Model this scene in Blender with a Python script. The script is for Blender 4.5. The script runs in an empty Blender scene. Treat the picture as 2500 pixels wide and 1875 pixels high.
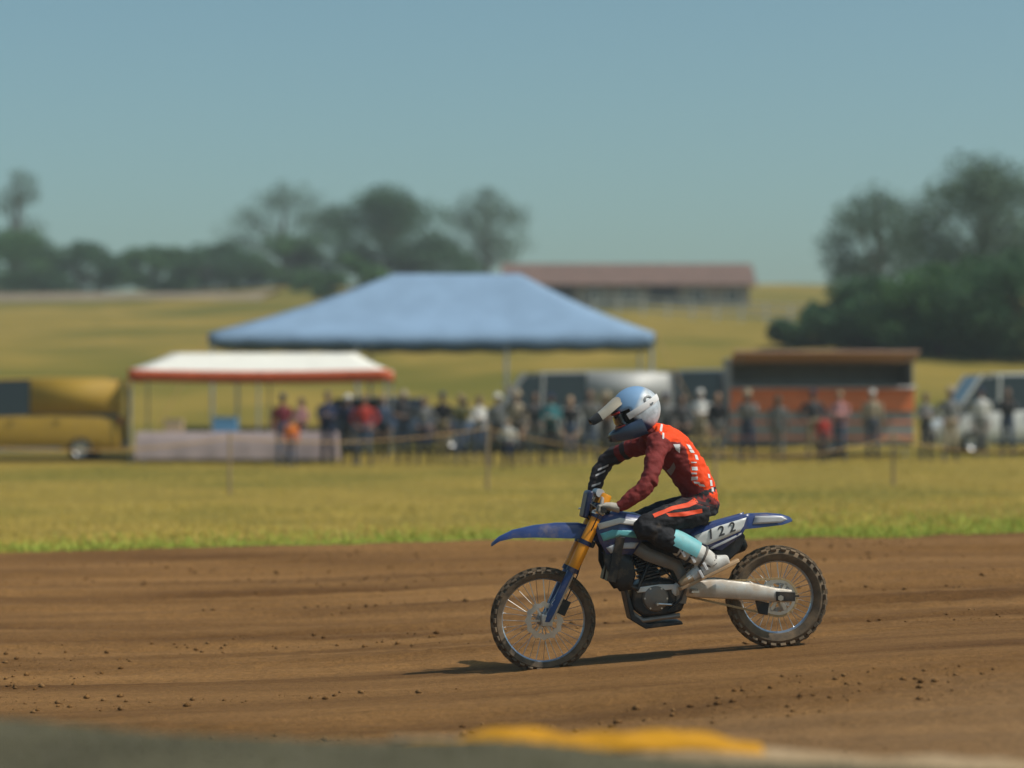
import bpy, bmesh, math, random
import numpy as np
from mathutils import Vector, Matrix, noise as mnoise
R = math.radians
random.seed(7); RNG = np.random.default_rng(7)
sc = bpy.context.scene
COL = sc.collection

# ------------------------------------------------------------------ camera
CAM_H, FPX, HZ = 1.7, 5903.0, 1027.0          # metres, focal length and horizon row in photo pixels
cam_d = bpy.data.cameras.new('camera'); cam = bpy.data.objects.new('camera', cam_d); COL.objects.link(cam)
cam.location = (0, 0, CAM_H); cam.rotation_euler = (R(90), 0, 0)
cam_d.sensor_width = 36; cam_d.lens = FPX * 36 / 2500; cam_d.shift_y = (HZ - 937.5) / 2500
cam_d.clip_end = 4000; cam_d.clip_start = 0.1
cam_d.dof.use_dof = True; cam_d.dof.focus_distance = 16.0; cam_d.dof.aperture_fstop = 0.95
sc.camera = cam
# ------------------------------------------------------------------ light
SUN = Vector((0.55, -0.17, 0.81)).normalized()
w = bpy.data.worlds.new('World'); sc.world = w; w.use_nodes = True
nt = w.node_tree; bg = nt.nodes['Background']
sky = nt.nodes.new('ShaderNodeTexSky'); sky.sky_type = 'NISHITA'; sky.sun_disc = False
sky.sun_elevation = math.asin(SUN.z); sky.sun_rotation = math.atan2(SUN.x, SUN.y)
sky.altitude = 0; sky.air_density = 1.0; sky.dust_density = 2.1; sky.ozone_density = 1.0
tint = nt.nodes.new('ShaderNodeMix'); tint.data_type = 'RGBA'; tint.blend_type = 'MULTIPLY'; tint.inputs[0].default_value = 1
tint.inputs[7].default_value = (0.82, 1.05, 0.97, 1); nt.links.new(sky.outputs[0], tint.inputs[6])
nt.links.new(tint.outputs[2], bg.inputs[0]); bg.inputs[1].default_value = 0.10
sl = bpy.data.lights.new('sun', 'SUN'); sl.energy = 3.7; sl.angle = R(0.6); sl.color = (1, 0.94, 0.84)
so = bpy.data.objects.new('sun', sl); COL.objects.link(so); so.rotation_euler = SUN.to_track_quat('Z', 'Y').to_euler()
sc.view_settings.view_transform = 'Standard'; sc.view_settings.look = 'None'
sc.view_settings.exposure = 0.0; sc.view_settings.gamma = 1
sc.render.engine = 'CYCLES'
sc.cycles.max_bounces = 6; sc.cycles.transparent_max_bounces = 6

def W(px, py, Y):
    """photo pixel at depth Y -> world point"""
    return Vector(((px - 1250) / FPX * Y, Y, CAM_H - (py - HZ) / FPX * Y))
def WX(px, Y): return (px - 1250) / FPX * Y

# ------------------------------------------------------------------ materials
MATS = {}
def mat(name, col, rough=0.6, metal=0.0, var=0.15, scale=8.0, bump=0.0, bscale=60.0, dust=0.0, dustcol=(0.30, 0.20, 0.115),
        stretch=(1, 1, 1), col2=None, coat=0.0, trans=0.0, detail=5.0, spec=0.5, alpha=None):
    if name in MATS: return MATS[name]
    m = bpy.data.materials.new(name); m.use_nodes = True; MATS[name] = m
    n, l = m.node_tree.nodes, m.node_tree.links
    b = n['Principled BSDF']; b.inputs['Roughness'].default_value = rough; b.inputs['Metallic'].default_value = metal
    b.inputs['Coat Weight'].default_value = coat; b.inputs['Specular IOR Level'].default_value = spec
    if trans: b.inputs['Transmission Weight'].default_value = trans
    tc = n.new('ShaderNodeTexCoord'); mp = n.new('ShaderNodeMapping'); l.new(tc.outputs['Object'], mp.inputs[0])
    mp.inputs['Scale'].default_value = stretch
    ns = n.new('ShaderNodeTexNoise'); ns.inputs['Scale'].default_value = scale; ns.inputs['Detail'].default_value = detail
    l.new(mp.outputs[0], ns.inputs['Vector'])
    mx = n.new('ShaderNodeMix'); mx.data_type = 'RGBA'
    c2 = col2 if col2 else tuple(c * (1 + var) for c in col)
    c1 = col if col2 else tuple(c * (1 - var) for c in col)
    mx.inputs[6].default_value = (*c1, 1); mx.inputs[7].default_value = (*c2, 1)
    rp = n.new('ShaderNodeMapRange'); rp.inputs[1].default_value = 0.32; rp.inputs[2].default_value = 0.68
    l.new(ns.outputs[0], rp.inputs[0]); l.new(rp.outputs[0], mx.inputs[0])
    out = mx.outputs[2]
    if dust > 0:
        n2 = n.new('ShaderNodeTexNoise'); n2.inputs['Scale'].default_value = 9; n2.inputs['Detail'].default_value = 8
        n2.inputs['Roughness'].default_value = 0.7; l.new(tc.outputs['Object'], n2.inputs['Vector'])
        r2 = n.new('ShaderNodeMapRange'); r2.inputs[1].default_value = 0.65 - dust * 0.5; r2.inputs[2].default_value = 0.95 - dust * 0.5
        r2.inputs[4].default_value = min(1.0, 0.35 + dust * 0.6); l.new(n2.outputs[0], r2.inputs[0])
        m2 = n.new('ShaderNodeMix'); m2.data_type = 'RGBA'; l.new(r2.outputs[0], m2.inputs[0]); l.new(out, m2.inputs[6])
        m2.inputs[7].default_value = (*dustcol, 1); out = m2.outputs[2]
        rr = n.new('ShaderNodeMapRange'); rr.inputs[3].default_value = rough; rr.inputs[4].default_value = 0.9
        l.new(r2.outputs[0], rr.inputs[0]); l.new(rr.outputs[0], b.inputs['Roughness'])
        if metal > 0:
            rm = n.new('ShaderNodeMapRange'); rm.inputs[3].default_value = metal; rm.inputs[4].default_value = 0.0
            l.new(r2.outputs[0], rm.inputs[0]); l.new(rm.outputs[0], b.inputs['Metallic'])
    l.new(out, b.inputs['Base Color'])
    if bump > 0:
        nb = n.new('ShaderNodeTexNoise'); nb.inputs['Scale'].default_value = bscale; nb.inputs['Detail'].default_value = 6
        l.new(mp.outputs[0], nb.inputs['Vector'])
        bp = n.new('ShaderNodeBump'); bp.inputs['Strength'].default_value = bump; bp.inputs['Distance'].default_value = 0.02
        l.new(nb.outputs[0], bp.inputs['Height']); l.new(bp.outputs[0], b.inputs['Normal'])
    return m

# ------------------------------------------------------------------ mesh building
def link_mesh(name, me, parent=None, loc=None):
    o = bpy.data.objects.new(name, me); COL.objects.link(o)
    if parent is not None: o.parent = parent
    if loc is not None: o.location = loc
    return o
def tag(o, label=None, cat=None, group=None, kind=None):
    if label: o['label'] = label
    if cat: o['category'] = cat
    if group: o['group'] = group
    if kind: o['kind'] = kind
    return o
def empty(name, loc=(0, 0, 0), rz=0, label=None, cat=None, group=None):
    o = bpy.data.objects.new(name, None); COL.objects.link(o); o.location = loc; o.rotation_euler = (0, 0, rz)
    o.empty_display_size = 0.2
    return tag(o, label, cat, group)
def copy_tree(o, parent=None):
    c = o.copy(); COL.objects.link(c); c.parent = parent
    for ch in list(o.children): copy_tree(ch, c)
    return c

class MB:
    def __init__(s, org=(0, 0, 0)): s.v = []; s.f = []; s.mi = []; s.cur = 0; s.org = Vector(org)
    def m(s, i): s.cur = i; return s
    def add(s, vs, fs):
        o = len(s.v); s.v += [tuple(Vector(p) - s.org) for p in vs]
        s.f += [tuple(i + o for i in f) for f in fs]; s.mi += [s.cur] * len(fs); return s
    def box(s, c, size, rot=None):
        sx, sy, sz = [a / 2 for a in size]; c = Vector(c)
        vs = [Vector((x, y, z)) for x in (-sx, sx) for y in (-sy, sy) for z in (-sz, sz)]
        if rot is not None: vs = [rot @ p for p in vs]
        return s.add([c + p for p in vs], [(0, 1, 3, 2), (4, 6, 7, 5), (0, 4, 5, 1), (2, 3, 7, 6), (0, 2, 6, 4), (1, 5, 7, 3)])
    def rings(s, rings, cap=True, closed=True):
        n = len(rings[0]); vs = [p for r in rings for p in r]; fs = []
        for i in range(len(rings) - 1):
            for j in range(n if closed else n - 1):
                k = (j + 1) % n
                fs.append((i * n + j, i * n + k, (i + 1) * n + k, (i + 1) * n + j))
        if cap and closed:
            fs.append(tuple(range(n))[::-1]); fs.append(tuple((len(rings) - 1) * n + j for j in range(n)))
        return s.add(vs, fs)
    def tube(s, pts, r, n=10, side=None, cap=True, closed_path=False, power=None):
        P = [Vector(p) for p in pts]; rr = []
        if not isinstance(r, (list, tuple)): r = [r] * len(P)
        out = []; prev = None
        for i, p in enumerate(P):
            if closed_path: t = P[(i + 1) % len(P)] - P[i - 1]
            else: t = P[min(i + 1, len(P) - 1)] - P[max(i - 1, 0)]
            t = t.normalized() if t.length > 1e-9 else Vector((0, 0, 1))
            a = Vector(side) if side is not None else (prev if prev is not None else (Vector((0, 0, 1)) if abs(t.z) < 0.9 else Vector((1, 0, 0))))
            a = a - t * a.dot(t)
            if a.length < 1e-6: a = t.orthogonal()
            a.normalize(); b = t.cross(a); prev = a
            ra, rb = r[i] if isinstance(r[i], (list, tuple)) else (r[i], r[i])
            out.append([p + a * (ra * math.cos(2 * math.pi * k / n)) + b * (rb * math.sin(2 * math.pi * k / n)) for k in range(n)])
        if closed_path: out.append(out[0]); cap = False
        return s.rings(out, cap)
    def lathe(s, prof, c=(0, 0, 0), axis='Y', n=32, close=False):
        c = Vector(c); rings = []
        for k in range(n):
            a = 2 * math.pi * k / n; ca, sa = math.cos(a), math.sin(a)
            ring = []
            for r_, h in prof:
                if axis == 'Y': ring.append(c + Vector((r_ * ca, h, r_ * sa)))
                elif axis == 'Z': ring.append(c + Vector((r_ * ca, r_ * sa, h)))
                else: ring.append(c + Vector((h, r_ * ca, r_ * sa)))
            rings.append(ring)
        rings.append(rings[0])
        return s.rings(rings, cap=False, closed=close)
    def ball(s, c, r, nu=16, nv=10, rot=None):
        c = Vector(c); rx, ry, rz = r if isinstance(r, (tuple, list)) else (r, r, r)
        rings = []
        for i in range(nv + 1):
            th = math.pi * (i + 0.02 if i == 0 else (i - 0.02 if i == nv else i)) / nv
            ring = []
            for k in range(nu):
                a = 2 * math.pi * k / nu
                p = Vector((rx * math.sin(th) * math.cos(a), ry * math.sin(th) * math.sin(a), rz * math.cos(th)))
                ring.append(c + (rot @ p if rot is not None else p))
            rings.append(ring)
        return s.rings(rings)
    def prism(s, poly, y0, y1):
        """poly: list of (x,z) side-plane points, extruded across y"""
        n = len(poly)
        vs = [Vector((x, y0, z)) for x, z in poly] + [Vector((x, y1, z)) for x, z in poly]
        fs = [tuple(range(n)), tuple(range(2 * n - 1, n - 1, -1))] + [(i, i + n, (i + 1) % n + n, (i + 1) % n) for i in range(n)]
        return s.add(vs, fs)
    def mesh(s, name, mats, smooth=35):
        me = bpy.data.meshes.new(name); me.from_pydata([tuple(p) for p in s.v], [], s.f)
        if not isinstance(mats, (list, tuple)): mats = [mats]
        for m_ in mats: me.materials.append(m_)
        me.polygons.foreach_set('material_index', s.mi)
        bm = bmesh.new(); bm.from_mesh(me); bmesh.ops.recalc_face_normals(bm, faces=bm.faces); bm.to_mesh(me); bm.free()
        if smooth:
            me.shade_smooth(); me.set_sharp_from_angle(angle=R(smooth))
        me.update(); return me
    def build(s, name, mats, parent=None, smooth=35, bevel=0.0, sub=0, loc=None):
        o = link_mesh(name, s.mesh(name, mats, smooth), parent, loc)
        if bevel:
            md = o.modifiers.new('bevel', 'BEVEL'); md.width = bevel; md.segments = 2; md.limit_method = 'ANGLE'; md.angle_limit = R(40)
        if sub:
            md = o.modifiers.new('sub', 'SUBSURF'); md.levels = sub; md.render_levels = sub
        return o

def fast_mesh(name, V, F, mats, mi=None, smooth=False):
    """V (n,3) array, F (m,k) array of equal-sized faces"""
    me = bpy.data.meshes.new(name); V = np.asarray(V, np.float32); F = np.asarray(F, np.int32)
    me.vertices.add(len(V)); me.vertices.foreach_set('co', V.ravel())
    m, k = F.shape; me.loops.add(m * k); me.loops.foreach_set('vertex_index', F.ravel())
    me.polygons.add(m); me.polygons.foreach_set('loop_start', np.arange(0, m * k, k, dtype=np.int32))
    for x in (mats if isinstance(mats, (list, tuple)) else [mats]): me.materials.append(x)
    if mi is not None: me.polygons.foreach_set('material_index', np.asarray(mi, np.int32))
    me.update(calc_edges=True); me.validate()
    if smooth: me.shade_smooth()
    return me

def eval_mesh(ob):
    """mesh of an object with its modifiers applied, evaluated in a scratch scene so the big scene is not re-evaluated"""
    ts = bpy.data.scenes.new('scratch'); ts.collection.objects.link(ob); vl = ts.view_layers[0]; vl.update(); dg = vl.depsgraph
    me = bpy.data.meshes.new_from_object(ob.evaluated_get(dg)); ts.collection.objects.unlink(ob); bpy.data.scenes.remove(ts); return me
def organic(name, parts, mats, voxel=0.012, smooth=6, wrinkle=0.0, wscale=14.0):
    """parts: list of (material index, MB). One continuous surface out of overlapping volumes; faces take the material of the nearest volume."""
    allb = MB(); cents = []; ids = []
    for mi, mb in parts:
        allb.add(mb.v, mb.f)
        cents.append(np.array([tuple(p) for p in mb.v])); ids.append(np.full(len(mb.v), mi))
    me0 = allb.mesh(name + '_base', mats, 0); ob = bpy.data.objects.new(name, me0)
    md = ob.modifiers.new('r', 'REMESH'); md.mode = 'VOXEL'; md.voxel_size = voxel
    ms = ob.modifiers.new('s', 'SMOOTH'); ms.factor = 0.5; ms.iterations = smooth
    me = eval_mesh(ob); bpy.data.objects.remove(ob); bpy.data.meshes.remove(me0)
    me.name = name; me.materials.clear()
    for m_ in mats: me.materials.append(m_)
    from mathutils.kdtree import KDTree
    C = np.concatenate(cents); I = np.concatenate(ids); kd = KDTree(len(C))
    for i, p in enumerate(C): kd.insert(p, i)
    kd.balance()
    if wrinkle:
        me.update(); nvx = len(me.vertices); co = np.empty(nvx * 3, np.float32); no = np.empty(nvx * 3, np.float32)
        me.vertices.foreach_get('co', co); me.vertex_normals.foreach_get('vector', no); co = co.reshape(-1, 3); no = no.reshape(-1, 3); w_ = wscale
        d = np.array([mnoise.noise(Vector((p[0] * w_, p[1] * w_, p[2] * w_ * 1.6))) + 0.55 * mnoise.noise(Vector((p[0] * w_ * 2.1 + 5, p[1] * w_ * 2.1, p[2] * w_ * 3.4))) for p in co.tolist()], np.float32)
        me.vertices.foreach_set('co', (co + no * d[:, None] * wrinkle).ravel())
    for p in me.polygons: p.material_index = int(I[kd.find(p.center)[1]])
    me.shade_smooth(); me.update()
    return me

def text_mesh(txt, size, mats, thick=0.001, shear=0.0, name='lettering'):
    cu = bpy.data.curves.new(name, 'FONT'); cu.body = txt; cu.size = size; cu.align_x = 'CENTER'; cu.align_y = 'CENTER'; cu.extrude = thick; cu.shear = shear; cu.offset = size * 0.02
    o = bpy.data.objects.new(name, cu)
    me = eval_mesh(o); bpy.data.objects.remove(o); me.materials.clear(); me.materials.append(mats); return me

# ------------------------------------------------------------------ terrain
_TY = np.array([-40, 0, 5, 9, 12, 16, 22, 28, 36, 45, 54, 62, 70, 85, 100, 130, 150, 180, 250, 300, 500, 900, 1200.])
_TZ = np.array([0.1, 0.1, 0.1, 0.06, 0.08, 0.116, 0.2, 0.28, 0.33, 0.40, 0.52, 0.70, 1.1, 2.6, 4.2, 6.0, 7.5, 9.9, 15.5, 17.0, 14.0, 6.0, 0.0])
def _smooth_table():
    ys = np.linspace(-40, 1200, 12401); z = np.interp(ys, _TY, _TZ)
    k = np.hanning(61); k /= k.sum(); zp = np.pad(z, 30, mode='edge'); return ys, np.convolve(zp, k, 'valid')
_YS, _ZS = _smooth_table()
def sstep(a, b, x): t = np.clip((x - a) / (b - a), 0, 1); return t * t * (3 - 2 * t)
def tz(X, Y):
    X = np.asarray(X, float); Y = np.asarray(Y, float)
    z = np.interp(Y, _YS, _ZS)
    w1 = sstep(8, 14, Y) * (1 - sstep(19, 28, Y)); w2 = sstep(19, 28, Y) * (1 - sstep(50, 70, Y))
    z = z + w1 * 0.22 * np.tanh((X - 0.97) / 2.7) + w2 * 0.016 * np.clip(X, -30, 30)
    z = z + sstep(70, 130, Y) * 0.35 * np.sin(X * 0.05 + 1.0) + sstep(60, 110, Y) * 0.15 * np.sin(X * 0.21 + Y * 0.13)
    return z
def T(x, y): return float(tz(x, y))
def grid_noise(X, Y, f, seed=0):
    """cheap smooth value noise on arrays"""
    r = np.random.default_rng(seed); tab = r.random((256, 256))
    x = X * f; y = Y * f; xi = np.floor(x).astype(int); yi = np.floor(y).astype(int); fx = x - xi; fy = y - yi
    fx = fx * fx * (3 - 2 * fx); fy = fy * fy * (3 - 2 * fy)
    g = lambda a, b: tab[a % 256, b % 256]
    return (g(xi, yi) * (1 - fx) + g(xi + 1, yi) * fx) * (1 - fy) + (g(xi, yi + 1) * (1 - fx) + g(xi + 1, yi + 1) * fx) * fy
def sheet(name, xs, ys, zf, mats, smooth=True):
    X, Y = np.meshgrid(xs, ys); Z = zf(X, Y); nx, ny = len(xs), len(ys)
    V = np.stack([X, Y, Z], -1).reshape(-1, 3)
    i = np.arange((ny - 1) * (nx - 1)); r_ = i // (nx - 1); c_ = i % (nx - 1); a = r_ * nx + c_
    F = np.stack([a, a + 1, a + nx + 1, a + nx], -1)
    return link_mesh(name, fast_mesh(name, V, F, mats, smooth=smooth))

# ------------------------------------------------------------------ setting: ground, track, hill
def field_material():
    m = mat('field_grass', (0.29, 0.20, 0.042), 0.95, scale=0.35, col2=(0.19, 0.148, 0.027), bump=0.6, bscale=14, detail=9, spec=0.1)
    n, l = m.node_tree.nodes, m.node_tree.links; b = n['Principled BSDF']
    src = b.inputs['Base Color'].links[0].from_socket
    tc = n.new('ShaderNodeTexCoord'); ns = n.new('ShaderNodeTexNoise'); ns.inputs['Scale'].default_value = 0.07; ns.inputs['Detail'].default_value = 6
    l.new(tc.outputs['Object'], ns.inputs['Vector'])
    r = n.new('ShaderNodeMapRange'); r.inputs[1].default_value = 0.47; r.inputs[2].default_value = 0.62; l.new(ns.outputs[0], r.inputs[0])
    mx = n.new('ShaderNodeMix'); mx.data_type = 'RGBA'; l.new(r.outputs[0], mx.inputs[0]); l.new(src, mx.inputs[6]); mx.inputs[7].default_value = (0.135, 0.122, 0.020, 1)
    l.new(mx.outputs[2], b.inputs['Base Color']); return m
M_FIELD = field_material()
xs = np.unique(np.concatenate([np.linspace(-1500, -90, 30), np.linspace(-90, 90, 181), np.linspace(90, 1500, 30)]))
ys = np.unique(np.concatenate([np.linspace(-30, 4, 12), np.linspace(4, 75, 180), np.linspace(75, 300, 160), np.linspace(300, 1200, 30)]))
def field_z(X, Y):
    z = tz(X, Y) + (grid_noise(X, Y, 0.6, 3) - 0.5) * 0.06 * sstep(20, 30, Y) + (grid_noise(X, Y, 0.11, 4) - 0.5) * 0.5 * sstep(75, 120, Y)
    return z - 0.30 * (1 - sstep(26.6, 28.0, Y))      # sinks under the track sheet
tag(sheet('grass_field', xs, ys, field_z, M_FIELD), kind='structure')

M_DIRT = mat('track_dirt', (0.125, 0.058, 0.018), 0.95, scale=1.9, col2=(0.285, 0.146, 0.051), bump=0.8, bscale=16, detail=9, stretch=(0.10, 1, 1), spec=0.12)
def dusty_verge(m):      # paler, drier soil along the near side of the track
    n, l = m.node_tree.nodes, m.node_tree.links; b = n['Principled BSDF']; src = b.inputs['Base Color'].links[0].from_socket
    tc = n.new('ShaderNodeTexCoord'); sx = n.new('ShaderNodeSeparateXYZ'); l.new(tc.outputs['Object'], sx.inputs[0])
    ns = n.new('ShaderNodeTexNoise'); ns.inputs['Scale'].default_value = 0.5; ns.inputs['Detail'].default_value = 6; l.new(tc.outputs['Object'], ns.inputs['Vector'])
    ad = n.new('ShaderNodeMath'); ad.operation = 'MULTIPLY_ADD'; ad.inputs[1].default_value = 5.0; l.new(ns.outputs[0], ad.inputs[0]); l.new(sx.outputs[1], ad.inputs[2])
    r = n.new('ShaderNodeMapRange'); r.inputs[1].default_value = 16.2; r.inputs[2].default_value = 12.6; r.inputs[4].default_value = 0.55; l.new(ad.outputs[0], r.inputs[0])
    mx = n.new('ShaderNodeMix'); mx.data_type = 'RGBA'; l.new(r.outputs[0], mx.inputs[0]); l.new(src, mx.inputs[6]); mx.inputs[7].default_value = (0.33, 0.215, 0.12, 1); l.new(mx.outputs[2], b.inputs['Base Color'])
dusty_verge(M_DIRT)
def gritty(m):      # crumbly grain on top of the long streaks
    n, l = m.node_tree.nodes, m.node_tree.links; b = n['Principled BSDF']; src = b.inputs['Base Color'].links[0].from_socket; bump0 = b.inputs['Normal'].links[0].from_node
    tc = n.new('ShaderNodeTexCoord'); ns = n.new('ShaderNodeTexNoise'); ns.inputs['Scale'].default_value = 26; ns.inputs['Detail'].default_value = 8; ns.inputs['Roughness'].default_value = 0.75; l.new(tc.outputs['Object'], ns.inputs['Vector'])
    r = n.new('ShaderNodeMapRange'); r.inputs[1].default_value = 0.3; r.inputs[2].default_value = 0.7; r.inputs[3].default_value = 0.68; r.inputs[4].default_value = 1.3; l.new(ns.outputs[0], r.inputs[0])
    mx = n.new('ShaderNodeVectorMath'); mx.operation = 'SCALE'; l.new(src, mx.inputs[0]); l.new(r.outputs[0], mx.inputs['Scale']); l.new(mx.outputs[0], b.inputs['Base Color'])
    bp = n.new('ShaderNodeBump'); bp.inputs['Strength'].default_value = 0.8; bp.inputs['Distance'].default_value = 0.03; l.new(ns.outputs[0], bp.inputs['Height']); l.new(bump0.outputs[0], bp.inputs['Normal']); l.new(bp.outputs[0], b.inputs['Normal'])
gritty(M_DIRT)
def ruts(X, Y):
    a = grid_noise(X * 0.06, Y, 1.3, 11) - 0.5; b = grid_noise(X * 0.12, Y, 3.1, 12) - 0.5; c = grid_noise(X, Y, 9.0, 13) - 0.5
    e = grid_noise(X, Y, 21.0, 14) - 0.5
    return a * 0.13 + b * 0.05 + (grid_noise(X * 0.07, Y, 5.5, 15) - 0.5) * 0.05 + c * 0.014 + e * 0.010
def track_edge(X): return 28.0 + 0.5 * (grid_noise(X, X * 0 + 1.5, 0.5, 20) - 0.5) + 0.35 * (grid_noise(X, X * 0 + 3.5, 2.2, 21) - 0.5)
def rut_w(X, Y):     # the bike's own line is flattened so both tyres stand on it
    d = Y - (15.88 + (X - 0.19) * 0.105)
    return 1 - 0.93 * np.exp(-(d / np.where(d < 0, 1.5, 0.5)) ** 4)
def track_z(X, Y):
    z = tz(X, Y) + ruts(X, Y) * rut_w(X, Y)
    E = track_edge(X)
    return z + 0.02 - 0.30 * sstep(-0.25, 0.35, Y - E)
xs_t = np.unique(np.concatenate([np.linspace(-30, -5.5, 70), np.linspace(-5.5, 5.5, 260), np.linspace(5.5, 30, 70)]))
ys_t = np.unique(np.concatenate([np.linspace(5, 12, 100), np.linspace(12, 20, 260), np.linspace(20, 29.5, 150)]))
tag(sheet('dirt_track', xs_t, ys_t, track_z, M_DIRT), kind='structure')

def scatter_clods(n=40000):
    Y = RNG.uniform(9, 27.5, n); X = RNG.uniform(-1, 1, n) * (0.225 * Y + 0.6); s = 0.0035 + 0.028 * RNG.random(n) ** 16
    keep = (np.abs(Y - (15.88 + (X - 0.19) * 0.105)) > 0.09) & (grid_noise(X * 0.4, Y, 1.4, 55) > 0.52); X, Y, s = X[keep], Y[keep], s[keep]; n = len(X)
    Z = track_z(X, Y)
    base = np.array([[1, 0, 0], [-1, 0, 0], [0, 1, 0], [0, -1, 0], [0, 0, 1], [0, 0, -1]], float)
    V = base[None] * (s[:, None, None] * RNG.uniform(0.55, 1.25, (n, 6, 1)))
    V[:, :, 2] *= 0.75
    a = RNG.uniform(0, 6.28, n); ca, sa = np.cos(a)[:, None], np.sin(a)[:, None]
    x = V[:, :, 0] * ca - V[:, :, 1] * sa; y = V[:, :, 0] * sa + V[:, :, 1] * ca
    P = np.stack([x + X[:, None], y + Y[:, None], V[:, :, 2] + Z[:, None] + s[:, None] * 0.25], -1).reshape(-1, 3)
    f = np.array([[0, 2, 4], [2, 1, 4], [1, 3, 4], [3, 0, 4], [2, 0, 5], [1, 2, 5], [3, 1, 5], [0, 3, 5]])
    F = (f[None] + (np.arange(n) * 6)[:, None, None]).reshape(-1, 3)
    M2 = mat('clod_dirt', (0.13, 0.066, 0.024), 0.95, scale=3, col2=(0.24, 0.13, 0.052), spec=0.1)
    o = link_mesh('dirt_clods', fast_mesh('dirt_clods', P, F, [M_DIRT, M2], np.repeat(RNG.integers(0, 2, n), 8), smooth=True))
    tag(o, 'loose brown soil clods strewn over the dirt track', kind='stuff')
scatter_clods()

def blades(name, X, Y, Z, h, wd, mats, lean=0.35):
    n = len(X); a = RNG.uniform(0, 6.28, n); lx = RNG.normal(0, lean, n) * h; ly = RNG.normal(0, lean, n) * h
    dx, dy = np.cos(a) * wd / 2, np.sin(a) * wd / 2
    p0 = np.stack([X - dx, Y - dy, Z], -1); p1 = np.stack([X + dx, Y + dy, Z], -1)
    p2 = np.stack([X + lx * 0.4 + dx * 0.7, Y + ly * 0.4 + dy * 0.7, Z + h * 0.6], -1); p3 = np.stack([X + lx * 0.4 - dx * 0.7, Y + ly * 0.4 - dy * 0.7, Z + h * 0.6], -1)
    p4 = np.stack([X + lx, Y + ly, Z + h], -1)
    V = np.stack([p0, p1, p2, p3, p4], 1).reshape(-1, 3); b = (np.arange(n) * 5)[:, None, None]
    F = (np.array([[0, 1, 2], [0, 2, 3], [3, 2, 4]])[None] + b).reshape(-1, 3)
    return link_mesh(name, fast_mesh(name, V, F, mats, np.repeat(RNG.integers(0, len(mats), n), 3)))
G_DRY = [mat('dry_grass_straw', (0.68, 0.50, 0.14), 0.8, var=0.2, spec=0.2), mat('dry_grass_gold', (0.58, 0.41, 0.08), 0.8, var=0.2, spec=0.2),
         mat('dry_grass_olive', (0.41, 0.315, 0.055), 0.8, var=0.2, spec=0.2)]
G_GREEN = [mat('grass_green', (0.28, 0.36, 0.05), 0.7, var=0.2, spec=0.3), mat('grass_bright', (0.42, 0.48, 0.07), 0.7, var=0.2, spec=0.3)]
n = 110000
gY = 27.6 + (62 - 27.6) * RNG.random(n) ** 1.5; gX = RNG.uniform(-1, 1, n) * (0.225 * gY + 1)
cl = grid_noise(gX, gY, 1.1, 31); keep = (RNG.random(n) < 0.25 + cl) & (gY > track_edge(gX) - 0.15)
gX, gY = gX[keep], gY[keep]
tag(blades('dry_grass', gX, gY, np.maximum(field_z(gX, gY), track_z(gX, gY)) - 0.005, 0.025 + 0.06 * RNG.random(len(gX)) * grid_noise(gX, gY, 0.5, 32), 0.012, G_DRY), 'short sun-dried yellow grass behind the dirt track', kind='stuff')
n = 34000
gX = RNG.uniform(-8, 8, n); gY = track_edge(gX) - 0.15 + RNG.exponential(1.6, n) * (0.45 + 0.55 * sstep(-3, 5, gX))
keep = RNG.random(n) < (0.35 + 0.65 * sstep(-4, 4, gX)); gX, gY = gX[keep], gY[keep]
tag(blades('green_grass', gX, gY, np.maximum(field_z(gX, gY), track_z(gX, gY)) - 0.005, 0.035 + 0.05 * RNG.random(len(gX)), 0.014, G_GREEN), 'bright green grass fringe along the far edge of the dirt track', kind='stuff')

# foreground bank: dark grass, camera side of the track
def crest(X):     # height of the crest at Y = 7, read off the photograph's dark edge
    px = X / 7 * FPX + 1250; py = np.interp(px, [-800, 0, 560, 1000, 1330, 2500, 3300], [1700, 1748, 1768, 1786, 1803, 1872, 1910])
    return CAM_H - (py - HZ) / FPX * 7
def bank_z(X, Y):
    prof = np.exp(-((Y - 7.0) / np.where(Y > 7, 0.75, 2.3)) ** 2)
    b0 = tz(X, Y) - 0.06
    return b0 + (crest(X) - b0 - 0.02) * prof + (grid_noise(X, Y, 2.0, 41) - 0.5) * 0.05 * prof * (np.abs(Y - 7) > 0.02)
M_BANK = mat('bank_turf', (0.075, 0.067, 0.042), 0.95, scale=2, col2=(0.105, 0.094, 0.06), bump=0.5, bscale=20, spec=0.1)
tag(sheet('grass_bank', np.linspace(-9, 9, 150), np.linspace(3.2, 9.0, 90), bank_z, M_BANK), kind='structure')
n = 7000
bX = RNG.uniform(-1, 1, n) * 2.2; bY = 7.0 + RNG.normal(-0.25, 0.45, n); keep = (bY > 4.5) & (bY < 7.5); bX, bY = bX[keep], bY[keep]
tag(blades('bank_grass', bX, bY, bank_z(bX, bY) - 0.004, 0.008 + 0.012 * RNG.random(len(bX)), 0.006,
    [mat('bank_blade', (0.13, 0.12, 0.06), 0.8, var=0.25, spec=0.2), mat('bank_blade_dark', (0.09, 0.085, 0.045), 0.8, var=0.2, spec=0.2)], 0.5), 'dark olive grass covering the foreground bank', kind='stuff')

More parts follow.
